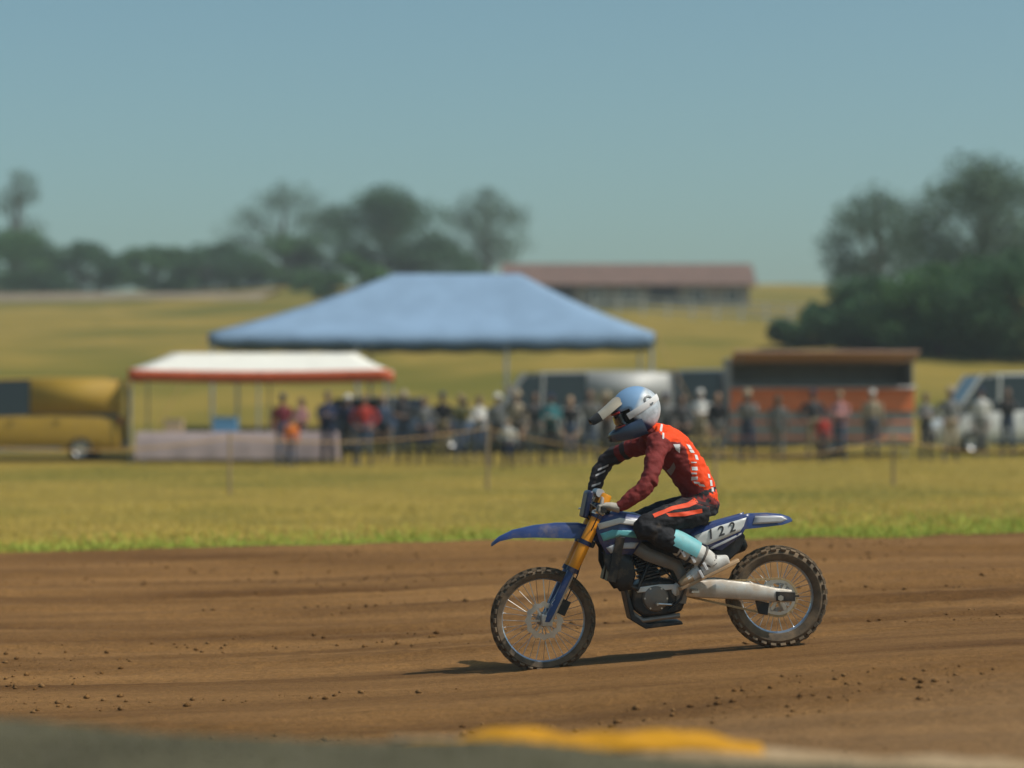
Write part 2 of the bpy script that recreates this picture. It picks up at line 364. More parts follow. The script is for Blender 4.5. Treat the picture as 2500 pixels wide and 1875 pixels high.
def ridge_z(X, Y):      # low heap of pale dry soil between the bank and the track
    px = X / 7.8 * FPX + 1250; py = np.interp(px, [-600, 0, 1000, 1333, 1560, 1900, 2500, 3200], [1800, 1800, 1803, 1806, 1803, 1812, 1850, 1880]); top = CAM_H - (py - HZ) / FPX * 7.8
    b0 = tz(X, Y) - 0.10; prof = np.exp(-((Y - 7.8) / np.where(Y > 7.8, 0.9, 0.6)) ** 2)
    return b0 + (top - b0 - 0.02) * prof + (grid_noise(X, Y, 5.0, 47) - 0.5) * 0.035 * prof
M_RIDGE = mat('pale_dry_soil', (0.26, 0.175, 0.095), 0.95, scale=3, col2=(0.38, 0.27, 0.16), bump=0.7, bscale=25, spec=0.1)
tag(sheet('soil_ridge', np.linspace(-9, 9, 200), np.linspace(6.6, 10.0, 70), ridge_z, M_RIDGE), kind='structure')

# bare path on the far hillside
def path_z(X, Y): return tz(X, Y) + (grid_noise(X, Y, 0.11, 4) - 0.5) * 0.5 + 0.35 - 0.6 * np.abs((Y - 222 - 0.15 * X * 0 ) / 12.0) ** 4
M_PATH = mat('bare_path', (0.24, 0.19, 0.13), 0.95, var=0.2, scale=0.5, spec=0.1)
tag(sheet('dirt_path', np.linspace(-80, -22, 60), np.linspace(212, 234, 18), path_z, M_PATH), kind='structure')
# ------------------------------------------------------------------ motocross bike
PXM = 369.0
def q(px, py, y=0.0): return Vector(((px - 1896) / PXM, y, (1585 - py) / PXM))
def q2(px, py): return ((px - 1896) / PXM, (1585 - py) / PXM)
def poly(*pts): return [q2(*p) for p in pts]
YAW = R(6)
RC = W(1896, 1585, 16.05); RC.z = float(track_z(np.array([RC.x]), np.array([RC.y]))[0]) - 0.010
M = {}
M['blue'] = mat('blue_plastic', (0.024, 0.046, 0.155), 0.32, var=0.2, dust=0.30, coat=0.2)
M['navy'] = mat('navy_plastic', (0.012, 0.022, 0.07), 0.4, var=0.2, dust=0.25)
M['case'] = mat('engine_case', (0.20, 0.19, 0.18), 0.5, metal=0.6, dust=0.45)
M['black'] = mat('black_plastic', (0.012, 0.013, 0.015), 0.5, dust=0.28)
M['blackm'] = mat('black_metal', (0.03, 0.03, 0.032), 0.45, metal=0.6, dust=0.30)
M['white'] = mat('white_plastic', (0.66, 0.66, 0.64), 0.4, var=0.06, dust=0.22)
M['alu'] = mat('aluminium', (0.60, 0.58, 0.55), 0.42, metal=0.8, var=0.15, dust=0.60, dustcol=(0.42, 0.31, 0.20))
M['alud'] = mat('cast_metal', (0.34, 0.33, 0.31), 0.5, metal=0.7, dust=0.5)
M['orange'] = mat('amber_fork_wrap', (0.80, 0.30, 0.012), 0.4, var=0.08, dust=0.15)
M['rubber'] = mat('dusty_rubber', (0.035, 0.030, 0.024), 0.9, dust=0.68, dustcol=(0.21, 0.14, 0.08))
M['rim'] = mat('pale_blue_rim', (0.52, 0.60, 0.70), 0.28, metal=0.85, var=0.08, dust=0.2)
M['steel'] = mat('steel', (0.6, 0.6, 0.6), 0.3, metal=1.0, dust=0.25)
M['chain'] = mat('tan_chain', (0.42, 0.30, 0.16), 0.55, metal=0.5, dust=0.5, dustcol=(0.40, 0.27, 0.14))
M['seat'] = mat('seat_cover', (0.03, 0.055, 0.17), 0.75, bump=0.2, bscale=300, dust=0.25)
M['teal'] = mat('teal_graphic', (0.12, 0.42, 0.46), 0.4, dust=0.25)
M['silver'] = mat('silver_graphic', (0.50, 0.51, 0.53), 0.4, dust=0.22)
M['digit'] = mat('digit_dark', (0.045, 0.045, 0.05), 0.5, dust=0.12)
bike = empty('motocross_bike', RC, YAW, 'blue and white motocross bike numbered 122, ridden leftwards over brown dirt', 'motorbike')

def wheel(cpx, cpy, Rw, rim_o, rim_i, wdt, knob_n, label, rear):
    c = q(cpx, cpy); cx, cz = c.x, c.z
    mb = MB(); mb.lathe([(0.0, -0.06), (0.024, -0.06), (0.04, -0.05), (0.042, -0.042), (0.022, -0.032), (0.022, 0.032), (0.042, 0.042), (0.04, 0.05), (0.024, 0.06), (0.0, 0.06)], c, n=28)
    hub = mb.build('wheel', M['alud'], bike); hub['label'] = label
    # tyre
    w2 = wdt / 2; rr = rim_o - 0.012
    prof = [(rr, -w2 * 0.55), (rr + 0.014, -w2 * 0.80), ((rr + Rw) / 2, -w2 * 0.95), (Rw - 0.028, -w2 * 0.80), (Rw - 0.014, -w2 * 0.45), (Rw - 0.011, 0),
            (Rw - 0.014, w2 * 0.45), (Rw - 0.028, w2 * 0.80), ((rr + Rw) / 2, w2 * 0.95), (rr + 0.014, w2 * 0.80), (rr, w2 * 0.55)]
    t = MB(); t.lathe(prof, c, n=64)
    for k in range(knob_n):
        for row, (yy, rad, tilt) in enumerate([(-w2 * 0.84, Rw - 0.020, 0.95), (-w2 * 0.36, Rw - 0.008, 0.25), (w2 * 0.10, Rw - 0.006, 0), (w2 * 0.52, Rw - 0.009, -0.3), (w2 * 0.86, Rw - 0.021, -0.95)]):
            a = 2 * math.pi * (k + 0.5 * (row % 2)) / knob_n
            rot = Matrix.Rotation(-a, 3, 'Y') @ Matrix.Rotation(tilt, 3, 'Z')
            t.box(Vector((cx + rad * math.cos(a), yy, cz + rad * math.sin(a))), (0.020, w2 * 0.34, 2 * math.pi * Rw / knob_n * 0.52), rot)
    t.build('tyre', M['rubber'], hub, bevel=0.002)
    rm = MB(); hw = w2 * 0.52
    rm.lathe([(rim_o, -hw), (rim_o + 0.004, -hw - 0.003), (rim_o - 0.006, -hw - 0.004), (rim_i + 0.006, -hw * 0.7), (rim_i, 0), (rim_i + 0.006, hw * 0.7), (rim_o - 0.006, hw + 0.004), (rim_o + 0.004, hw + 0.003), (rim_o, hw)], c, n=72)
    rm.build('rim', M['rim'], hub)
    sp = MB()
    for k in range(36):
        s = -1 if k % 2 else 1; a0 = 2 * math.pi * k / 36; a1 = a0 + (0.42 if (k // 2) % 2 else -0.42)
        sp.tube([(cx + 0.038 * math.cos(a1), s * 0.044, cz + 0.038 * math.sin(a1)), (cx + (rim_i + 0.004) * math.cos(a0), s * 0.008, cz + (rim_i + 0.004) * math.sin(a0))], 0.0024, 5)
    sp.build('spoke_set', M['steel'], hub)
    dk = MB(); sd = -1 if not rear else 1; dr = 0.122 if not rear else 0.11
    for k in range(24):   # wavy disc
        a = 2 * math.pi * k / 24
    rings = []
    for rr_, wob in ((dr, 0.006), (dr * 0.72, 0.004)):
        rings.append([Vector((cx + (rr_ + wob * math.cos(12 * 2 * math.pi * k / 96)) * math.cos(2 * math.pi * k / 96), sd * 0.066, cz + (rr_ + wob * math.cos(12 * 2 * math.pi * k / 96)) * math.sin(2 * math.pi * k / 96))) for k in range(96)])
    rings += [[p + Vector((0, -sd * 0.004, 0)) for p in rings[1]], [p + Vector((0, -sd * 0.004, 0)) for p in rings[0]], rings[0]]
    dk.rings(rings, cap=False)
    for k in range(6):
        a = 2 * math.pi * k / 6
        dk.box((cx + dr * 0.5 * math.cos(a), sd * 0.062, cz + dr * 0.5 * math.sin(a)), (dr * 0.56, 0.006, 0.014), Matrix.Rotation(-a, 3, 'Y'))
    dk.build('brake_disc', M['steel'], hub)
    ax = MB(); ax.tube([(cx, -0.125, cz), (cx, 0.125, cz)], 0.012, 12); ax.tube([(cx, -0.132, cz), (cx, -0.12, cz)], 0.02, 6); ax.build('axle', M['steel'], hub)
    return hub
FA, RA = (1320, 1511), (1896, 1459)
wheel(*FA, 0.344, 0.287, 0.266, 0.085, 34, 'dusty front wheel with pale rim', False)
rwheel = wheel(*RA, 0.337, 0.253, 0.230, 0.118, 30, 'dusty rear wheel with chain sprocket', True)
# sprocket
rc = q(*RA); sp = MB(); nt_ = 48; ro = 0.122
ring = lambda r_, y: [Vector((rc.x + r_ * math.cos(2 * math.pi * k / nt_), y, rc.z + r_ * math.sin(2 * math.pi * k / nt_))) for k in range(nt_)]
tooth = lambda y: [Vector((rc.x + (ro + (0.006 if k % 2 else -0.002)) * math.cos(2 * math.pi * k / nt_), y, rc.z + (ro + (0.006 if k % 2 else -0.002)) * math.sin(2 * math.pi * k / nt_))) for k in range(nt_)]
sp.rings([tooth(-0.062), ring(0.096, -0.062), ring(0.096, -0.056), tooth(-0.056), tooth(-0.062)], cap=False)
for k in range(6):
    a = 2 * math.pi * k / 6; sp.box((rc.x + 0.066 * math.cos(a), -0.059, rc.z + 0.066 * math.sin(a)), (0.075, 0.006, 0.02), Matrix.Rotation(-a, 3, 'Y'))
sp.build('sprocket', M['steel'], rwheel)
# chain loop
def chain():
    f = q(1652, 1437); rf = 0.036; r_ = ro + 0.002; pts = []
    d = f - rc; base = math.atan2(d.z, d.x); off = math.acos((r_ - rf) / d.length)
    a0, a1 = base - off, base + off          # tangent angles
    for k in range(26): a = a1 + (2 * math.pi - 2 * off) * k / 25; pts.append((rc.x + r_ * math.cos(a), -0.059, rc.z + r_ * math.sin(a)))
    for k in range(9): a = a0 + 2 * off * k / 8; pts.append((f.x + rf * math.cos(a), -0.059, f.z + rf * math.sin(a)))
    full = []
    for i in range(len(pts)):
        A, B = Vector(pts[i]), Vector(pts[(i + 1) % len(pts)]); m_ = max(1, int((B - A).length / 0.016))
        full += [A.lerp(B, j / m_) for j in range(m_)]
    mb = MB()
    for i, p in enumerate(full):
        nx = full[(i + 1) % len(full)]; t = nx - p; a = math.atan2(t.z, t.x)
        mb.box((p + nx) / 2, (t.length * 1.12, 0.014 if i % 2 else 0.009, 0.014), Matrix.Rotation(-a, 3, 'Y'))
    mb.build('chain', M['chain'], bike)
    g = MB(); g.tube([f + Vector((0, -0.062, 0)), f + Vector((0, -0.052, 0))], 0.038, 14); g.build('drive_sprocket', M['steel'], bike)
chain()
# swingarm
def loft_x(secs):
    """secs: (px, py_top, py_bot, y0, y1) -> rounded box sections"""
    out = []
    for px, pt, pb, y0, y1 in secs:
        a, b_ = q(px, pt), q(px, pb); h = a.z - b_.z; r_ = min(abs(h), abs(y1 - y0)) * 0.28
        out.append([Vector((a.x, y0 + r_, a.z)), Vector((a.x, y1 - r_, a.z)), Vector((a.x, y1, a.z - r_)), Vector((a.x, y1, b_.z + r_)), Vector((a.x, y1 - r_, b_.z)), Vector((a.x, y0 + r_, b_.z)), Vector((a.x, y0, b_.z + r_)), Vector((a.x, y0, a.z - r_))])
    return out
sw = MB()
for s in (-1, 1):
    ya, yb = (-0.118, -0.080) if s < 0 else (0.080, 0.118)
    sw.rings(loft_x([(1640, 1424, 1452, ya, yb), (1690, 1416, 1457, ya, yb), (1750, 1413, 1460, ya, yb), (1820, 1421, 1464, ya, yb), (1880, 1434, 1469, ya, yb), (1925, 1440, 1470, ya + 0.006, yb - 0.006)]))
sw.rings(loft_x([(1655, 1418, 1456, -0.085, 0.085), (1745, 1414, 1460, -0.085, 0.085)]))
swing = sw.build('swingarm', M['alu'], bike, smooth=50)
ab = MB(); ab.rings(loft_x([(1885, 1443, 1466, -0.124, -0.116), (1932, 1445, 1467, -0.124, -0.116)])); ab.tube([q(1932, 1455, -0.1), q(1944, 1455, -0.1)], 0.006, 6); ab.build('axle_block', M['blackm'], swing)
cg = MB(); cg.prism(poly((1838, 1466), (1872, 1472), (1868, 1502), (1846, 1498)), -0.075, -0.045); cg.build('chain_guide', M['black'], swing, bevel=0.004)
# frame
fr = MB()
for s in (-1, 1):
    fr.tube([q(1470, 1285, s * 0.03), q(1510, 1312, s * 0.085), q(1570, 1352, s * 0.115), q(1640, 1378, s * 0.118), q(1660, 1412, s * 0.11), q(1652, 1470, s * 0.10)], [(0.02, 0.045), (0.02, 0.05), (0.018, 0.046), (0.018, 0.042), (0.018, 0.042), (0.018, 0.034)], 10, side=(0, 1, 0))
    fr.tube([q(1478, 1310, s * 0.02), q(1508, 1400, s * 0.03), q(1530, 1490, s * 0.06), q(1560, 1512, s * 0.09), q(1650, 1500, s * 0.09)], 0.017, 10)
fr.tube([q(1476, 1325), q(1458, 1262)], 0.036, 14)
frame = fr.build('frame', M['case'], bike)
sf = MB()
for s in (-1, 1):
    sf.tube([q(1625, 1300, s * 0.07), q(1730, 1290, s * 0.075), q(1830, 1272, s * 0.07)], 0.011, 8)
    sf.tube([q(1660, 1395, s * 0.075), q(1740, 1330, s * 0.075), q(1815, 1282, s * 0.07)], 0.011, 8)
sf.build('subframe', M['blackm'], frame)
sh = MB(); sh.tube([q(1640, 1330), q(1672, 1440)], 0.024, 12)
for k in range(9): sh.lathe([(0.026, -0.004), (0.036, 0), (0.026, 0.004)], q(1644 + k * 2.6, 1342 + k * 9), axis='Z', n=16)
sh.build('shock_absorber', M['orange'], bike)
# engine
en = MB()
en.prism(poly((1535, 1430), (1560, 1415), (1625, 1412), (1660, 1425), (1668, 1455), (1655, 1490), (1610, 1502), (1560, 1502), (1532, 1480)), -0.10, 0.11)
engine = en.build('engine', M['blackm'], bike, bevel=0.018)
cy = MB()
for k in range(9):
    t = k / 8; p = q(1583 - 18 * t, 1418 - 62 * t); cy.box(p, (0.15 - 0.02 * (k % 2), 0.15 - 0.02 * (k % 2), 0.016), Matrix.Rotation(R(-14), 3, 'Y'))
cy.box(q(1560, 1343), (0.17, 0.16, 0.05), Matrix.Rotation(R(-14), 3, 'Y')); cy.build('cylinder', M['blackm'], engine, bevel=0.004)
cv = MB(); cv.lathe([(0, -0.128), (0.055, -0.128), (0.078, -0.118), (0.088, -0.10), (0.092, -0.09)], q(1590, 1458), n=32); cv.build('ignition_cover', M['case'], engine)
c2 = MB(); c2.lathe([(0, -0.116), (0.03, -0.116), (0.044, -0.108), (0.05, -0.09)], q(1646, 1437), n=24)
c2.prism(poly((1540, 1432), (1600, 1424), (1655, 1424), (1640, 1436), (1545, 1444)), -0.112, -0.09); c2.build('sprocket_cover', M['white'], engine, bevel=0.004)
for k in range(6):
    a = k * math.pi / 3; bt = MB(); c = q(1590, 1458); bt.tube([c + Vector((0.074 * math.cos(a), -0.122, 0.074 * math.sin(a))), c + Vector((0.074 * math.cos(a), -0.112, 0.074 * math.sin(a)))], 0.007, 6); bt.build('bolt', M['steel'], engine)
for pts_, rr_ in (([(1500, 1330, -0.06), (1540, 1345, -0.10), (1585, 1362, -0.10), (1606, 1385, -0.06)], 0.007), ([(1606, 1382, -0.04), (1630, 1410, -0.118), (1650, 1425, -0.12)], 0.006), ([(1545, 1436, -0.112), (1560, 1405, -0.09), (1575, 1372, -0.08)], 0.011), ([(1660, 1392, -0.10), (1664, 1420, -0.12), (1650, 1460, -0.118), (1620, 1490, -0.11)], 0.009)):
    hz2 = MB(); hz2.tube([q(*p_) for p_ in pts_], rr_, 8); hz2.build('hose', M['black'], engine)
skp = MB(); skp.prism(poly((1515, 1440), (1522, 1436), (1540, 1500), (1570, 1520), (1655, 1514), (1658, 1522), (1566, 1532), (1530, 1510)), -0.10, 0.10); skp.build('skid_plate', M['black'], bike, bevel=0.006)
gl = MB(); gl.tube([q(1632, 1470, -0.11), q(1625, 1472, -0.15), q(1590, 1470, -0.155)], 0.008, 8); gl.tube([q(1590, 1470, -0.15), q(1590, 1470, -0.19)], 0.009, 8); gl.build('gear_lever', M['steel'], bike)
for s in (-1, 1):
    pg = MB(); pg.box(q(1680, 1440, s * 0.175), (0.05, 0.09, 0.014))
    for k in range(4): pg.box(q(1674 + k * 4, 1436, s * 0.175), (0.004, 0.09, 0.012))
    pg.tube([q(1672, 1444, s * 0.10), q(1680, 1440, s * 0.14)], 0.014, 8)
    pg.build('footpeg', M['steel'], bike)
ex = MB(); ex.tube([q(1545, 1368, 0.03), q(1515, 1385, 0.05), q(1518, 1425, 0.09), q(1560, 1425, 0.135), q(1620, 1400, 0.14), q(1690, 1372, 0.135)], [0.021, 0.022, 0.023, 0.023, 0.024, 0.026], 12)
exo = ex.build('exhaust_pipe', M['alud'], bike)
mf = MB(); mf.tube([q(1685, 1374, 0.135), q(1705, 1368, 0.14), q(1800, 1338, 0.14), q(1822, 1332, 0.14), q(1830, 1329, 0.14)], [0.028, 0.052, 0.056, 0.05, 0.03], 18); mf.build('muffler', M['blackm'], exo)
def curved_panel(name, pts, y_in, bulge, mats, parent, thick=0.006, side=-1):
    """side panel: outline in photo pixels, dished outward"""
    bm = bmesh.new(); vs = [bm.verts.new((*(q2(*p)[:1]), 0, q2(*p)[1])) for p in pts]; f = bm.faces.new(vs)
    bmesh.ops.triangulate(bm, faces=[f]); bmesh.ops.subdivide_edges(bm, edges=bm.edges, cuts=3, use_grid_fill=True)
    bmesh.ops.triangulate(bm, faces=bm.faces)
    xs_ = [q2(*p)[0] for p in pts]; zs_ = [q2(*p)[1] for p in pts]; cx, cz = sum(xs_) / len(xs_), sum(zs_) / len(zs_); rx = (max(xs_) - min(xs_)) / 2; rz = (max(zs_) - min(zs_)) / 2
    for v in bm.verts:
        d = min(1, ((v.co.x - cx) / rx) ** 2 + ((v.co.z - cz) / rz) ** 2); v.co.y = side * (y_in + bulge * (1 - d))
    me = bpy.data.meshes.new(name); bm.to_mesh(me); bm.free(); me.materials.append(mats); me.shade_smooth()
    o = link_mesh(name, me, parent); md = o.modifiers.new('s', 'SOLIDIFY'); md.thickness = thick; md.offset = 0
    return o
# radiators, tank, shrouds
for s in (-1, 1):
    rd = MB(); rd.box(q(1490, 1362, s * 0.10), (0.06, 0.12, 0.30), Matrix.Rotation(R(12), 3, 'Y'))
    for k in range(12): rd.box(q(1474 + k * 1.6, 1306 + k * 7.0, s * 0.10), (0.05, 0.10, 0.004), Matrix.Rotation(R(12), 3, 'Y'))
    rd.build('radiator', M['blackm'], bike, bevel=0.004)
tk = MB()
secs = []
for px, top, bot, hw in ((1446, 1262, 1290, 0.05), (1462, 1252, 1300, 0.085), (1500, 1246, 1318, 0.115), (1545, 1252, 1325, 0.105), (1590, 1268, 1330, 0.085), (1640, 1284, 1330, 0.07)):
    a, b_ = q(px, top), q(px, bot); h = a.z - b_.z
    secs.append([Vector((a.x, hw * math.copysign(abs(math.cos(t)) ** 0.7, math.cos(t)), (a.z + b_.z) / 2 + h / 2 * math.copysign(abs(math.sin(t)) ** 0.7, math.sin(t)))) for t in [2 * math.pi * k / 16 for k in range(16)]])
ah = MB(); ah.prism(poly((1500, 1318), (1560, 1320), (1650, 1318), (1700, 1325), (1690, 1372), (1650, 1392), (1610, 1362), (1560, 1345)), -0.075, 0.075); ah.build('airbox', M['black'], bike, bevel=0.02)
cbx = MB(); cbx.tube([q(1588, 1362), q(1625, 1358)], 0.034, 14); cbx.box(q(1606, 1372), (0.06, 0.07, 0.07)); cbx.build('carburettor', M['case'], bike, bevel=0.006)
for s in (-1, 1): curved_panel('radiator_guard', [(1462, 1330), (1500, 1340), (1530, 1352), (1540, 1400), (1528, 1436), (1500, 1440), (1478, 1410), (1462, 1370)], 0.128, 0.014, M['black'], bike, side=s)
hs = MB(); hs.tube([q(1496, 1400, -0.10), q(1520, 1425, -0.115), q(1548, 1436, -0.112)], 0.014, 10); hs.build('coolant_hose', M['black'], bike)
tk.rings(secs); tank = tk.build('fuel_tank', M['blue'], bike, smooth=60)
cap = MB(); cap.lathe([(0, 0.03), (0.03, 0.03), (0.036, 0.02), (0.036, 0)], q(1502, 1248), axis='Z', n=20); cap.build('filler_cap', M['black'], tank)
for s in (-1, 1):
    shp = curved_panel('radiator_shroud', [(1436, 1270), (1455, 1258), (1500, 1250), (1552, 1258), (1566, 1276), (1556, 1318), (1530, 1352), (1500, 1372), (1470, 1352), (1450, 1318)], 0.125, 0.03, M['blue'], bike, side=s)
    curved_panel('graphic', [(1444, 1276), (1500, 1262), (1556, 1272), (1552, 1284), (1500, 1276), (1450, 1290)], 0.150, 0.009, M['white'], shp, 0.003, s)
    curved_panel('graphic', [(1452, 1300), (1490, 1288), (1552, 1296), (1549, 1312), (1500, 1306), (1460, 1318)], 0.150, 0.010, M['teal'], shp, 0.003, s)
    curved_panel('graphic', [(1466, 1334), (1500, 1320), (1546, 1322), (1536, 1336), (1505, 1336), (1478, 1348)], 0.148, 0.008, M['silver'], shp, 0.003, s)
# seat
st = MB(); secs = []
for px, top, bot, hw in ((1540, 1252, 1290, 0.05), (1570, 1262, 1300, 0.07), (1640, 1281, 1312, 0.085), (1700, 1283, 1310, 0.095), (1760, 1268, 1298, 0.092), (1812, 1256, 1284, 0.08), (1832, 1256, 1270, 0.05)):
    a, b_ = q(px, top), q(px, bot); h = a.z - b_.z
    secs.append([Vector((a.x, hw * math.copysign(abs(math.cos(t)) ** 0.6, math.cos(t)), (a.z + b_.z) / 2 + h / 2 * math.copysign(abs(math.sin(t)) ** 0.8, math.sin(t)))) for t in [2 * math.pi * k / 16 for k in range(16)]])
st.rings(secs); st.build('seat', M['seat'], bike, smooth=60)
# side panels with plate and number
for s in (-1, 1):
    sp_ = curved_panel('side_panel', [(1670, 1308), (1690, 1290), (1760, 1270), (1822, 1253), (1812, 1288), (1802, 1305), (1752, 1343), (1714, 1336)], 0.100, 0.012, M['blue'], bike, side=s)
    pl = curved_panel('number_plate', [(1684, 1307), (1740, 1284), (1813, 1263), (1806, 1284), (1796, 1297), (1716, 1330), (1694, 1322)], 0.108, 0.010, M['white'], sp_, 0.003, s)
    curved_panel('stripe', [(1722, 1336), (1760, 1318), (1801, 1300), (1799, 1305), (1760, 1325), (1726, 1340)], 0.110, 0.006, M['silver'], sp_, 0.002, s)
    for txt, (px, py) in zip('122' if s < 0 else '221', ((1722, 1305), (1748, 1297), (1775, 1288))):
        me = text_mesh(txt, 0.088, M['digit'], 0.0012, 0.25, 'digit'); o = link_mesh('digit', me, pl)
        ang = math.atan2(-(1288 - 1305), (1775 - 1722))
        o.matrix_local = Matrix.Translation(q(px, py, s * 0.1205)) @ Matrix.Rotation(0 if s < 0 else math.pi, 4, 'Z') @ Matrix.Rotation(-ang if s < 0 else ang, 4, 'Y') @ Matrix.Rotation(R(90), 4, 'X')
# rear mudguard
rf_ = MB(); secs = []
for px, top, bot, hw in ((1795, 1262, 1294, 0.085), (1830, 1254, 1290, 0.088), (1870, 1253, 1286, 0.082), (1905, 1256, 1282, 0.072), (1925, 1262, 1276, 0.058), (1932, 1268, 1272, 0.04)):
    a, b_ = q(px, top), q(px, bot)
    secs.append([Vector((a.x, -hw, b_.z)), Vector((a.x, -hw * 0.95, a.z - 0.02)), Vector((a.x, -hw * 0.72, a.z - 0.003)), Vector((a.x, 0, a.z)), Vector((a.x, hw * 0.72, a.z - 0.003)), Vector((a.x, hw * 0.95, a.z - 0.02)), Vector((a.x, hw, b_.z)), Vector((a.x, hw * 0.8, b_.z + 0.008)), Vector((a.x, 0, a.z - 0.016)), Vector((a.x, -hw * 0.8, b_.z + 0.008))])
rf_.rings(secs); rfo = rf_.build('rear_mudguard', M['blue'], bike, smooth=50)
curved_panel('graphic', [(1836, 1260), (1900, 1261), (1916, 1268), (1900, 1276), (1830, 1280)], 0.0885, 0.001, M['silver'], rfo, 0.003, -1)
mg = MB(); mg.prism(poly((1728, 1345), (1760, 1335), (1806, 1300), (1814, 1310), (1800, 1345), (1770, 1372), (1735, 1372)), -0.07, 0.07); mg.build('inner_mudguard', M['black'], bike, bevel=0.01)
# forks
def fpt(py, y): return q(1333 + 0.463 * (1505 - py), py, y)
for s in (-1, 1):
    fk = MB(); fk.tube([fpt(1505, s * 0.105), fpt(1385, s * 0.105)], 0.024, 16); fk.box(q(FA[0] + 5, FA[1] - 2, s * 0.105), (0.07, 0.045, 0.075))
    fko = fk.build('fork_leg', M['alu'], bike, bevel=0.004)
    ou = MB(); ou.tube([fpt(1392, s * 0.105), fpt(1388, s * 0.105), fpt(1340, s * 0.105), fpt(1210, s * 0.105), fpt(1206, s * 0.105)], [0.032, 0.039, 0.039, 0.036, 0.03], 20); ou.build('fork_tube', M['orange'], fko)
    for py in (1388, 1322, 1258, 1236):
        bd = MB(); bd.tube([fpt(py + 5, s * 0.105), fpt(py - 5, s * 0.105)], 0.042, 20); bd.build('clamp_band', M['navy'], fko)
    gd = MB(); secs = []
    for py, hw, dx in ((1384, 0.036, 0.0), (1440, 0.046, 0.004), (1490, 0.052, 0.006), (1512, 0.04, 0.01)):
        c = fpt(py, s * 0.105); secs.append([c + Vector((-0.034 - dx + 0.05 * (1 - math.cos(t)) , hw * math.sin(t), 0)) for t in [R(a) for a in range(-80, 81, 20)]] + [c + Vector((-0.030 - dx + 0.05 * (1 - math.cos(t)), (hw - 0.004) * math.sin(t), 0)) for t in [R(a) for a in range(80, -81, -20)]])
    gd.rings(secs); gdo = gd.build('fork_guard', M['blue'], fko, smooth=60)
cal = MB(); cal.box(fpt(1478, -0.085) + Vector((0.055, 0, 0)), (0.06, 0.04, 0.10), Matrix.Rotation(R(25), 3, 'Y')); cal.tube([fpt(1470, -0.10) + Vector((0.05, 0, 0)), fpt(1400, -0.12) + Vector((0.045, 0, 0)), fpt(1300, -0.13), q(1450, 1245, -0.2)], 0.005, 6); cal.build('brake_caliper', M['blackm'], bike, bevel=0.006)
for py, tck in ((1322, 0.045), (1240, 0.035)):
    tc_ = MB(); c = fpt(py, 0) + Vector((0.02, 0, 0)); tc_.box(c, (0.10, 0.20, tck), Matrix.Rotation(R(25), 3, 'Y')); tc_.build('triple_clamp', M['blackm'], bike, bevel=0.01)
hb = MB(); hb.tube([q(1448, 1240, -0.405), q(1449, 1239, -0.27), q(1456, 1222, -0.16), q(1462, 1208, -0.09), q(1462, 1208, 0.09), q(1456, 1222, 0.16), q(1449, 1239, 0.27), q(1448, 1240, 0.405)], 0.0125, 12)
bar = hb.build('handlebar', M['alud'], bike)
for s in (-1, 1):
    g = MB(); g.tube([q(1449, 1239.5, s * 0.28), q(1448, 1240, s * 0.408)], 0.017, 14); g.tube([q(1449, 1239.5, s * 0.268), q(1449, 1239.5, s * 0.28)], 0.026, 14); g.build('grip', M['black'], bar)
    lv = MB(); lv.tube([q(1443, 1241, s * 0.23), q(1428, 1244, s * 0.27), q(1424, 1246, s * 0.33), q(1428, 1247, s * 0.39)], [0.009, 0.007, 0.006, 0.007], 8); lv.build('lever', M['steel'], bar)
bp_ = MB(); bp_.tube([q(1455, 1203, -0.10), q(1455, 1203, 0.10)], 0.028, 14); bp_.build('bar_pad', M['silver'], bar)
np_ = MB(); np_.prism([q2(1412, 1262), q2(1424, 1200), q2(1432, 1196), q2(1440, 1200), q2(1424, 1264)], -0.10, 0.10); np_.build('front_plate', M['navy'], bike, bevel=0.012)
# front mudguard
ff = MB(); secs = []
for px, py, hw, drop in ((1194, 1324, 0.018, 0.003), (1212, 1308, 0.045, 0.012), (1245, 1292, 0.060, 0.034), (1295, 1281, 0.068, 0.060), (1350, 1275, 0.072, 0.080), (1405, 1275, 0.075, 0.085), (1450, 1286, 0.075, 0.075), (1478, 1302, 0.066, 0.06), (1492, 1318, 0.05, 0.04)):
    c = q(px, py); us = [k / 6 for k in range(-6, 7)]
    top = [c + Vector((0, hw * u, -drop * abs(u) ** 4 - 0.012 * u * u)) for u in us]; bot = [p + Vector((0, 0, -0.007)) for p in reversed(top)]
    secs.append(top + bot)
ff.rings(secs); ffo = ff.build('front_mudguard', M['blue'], bike, smooth=60)
for pt, rad, nm in (((1480, 1300, -0.12), 0.004, 'cable'),):
    for k, yy in enumerate((-0.16, 0.12)):
        cb = MB(); cb.tube([q(1444, 1240, yy * 1.2), q(1428, 1228, yy), q(1432, 1265, yy * 0.6), q(1470, 1300, yy * 0.5)], 0.005, 6); cb.build('cable', M['black'], bike)
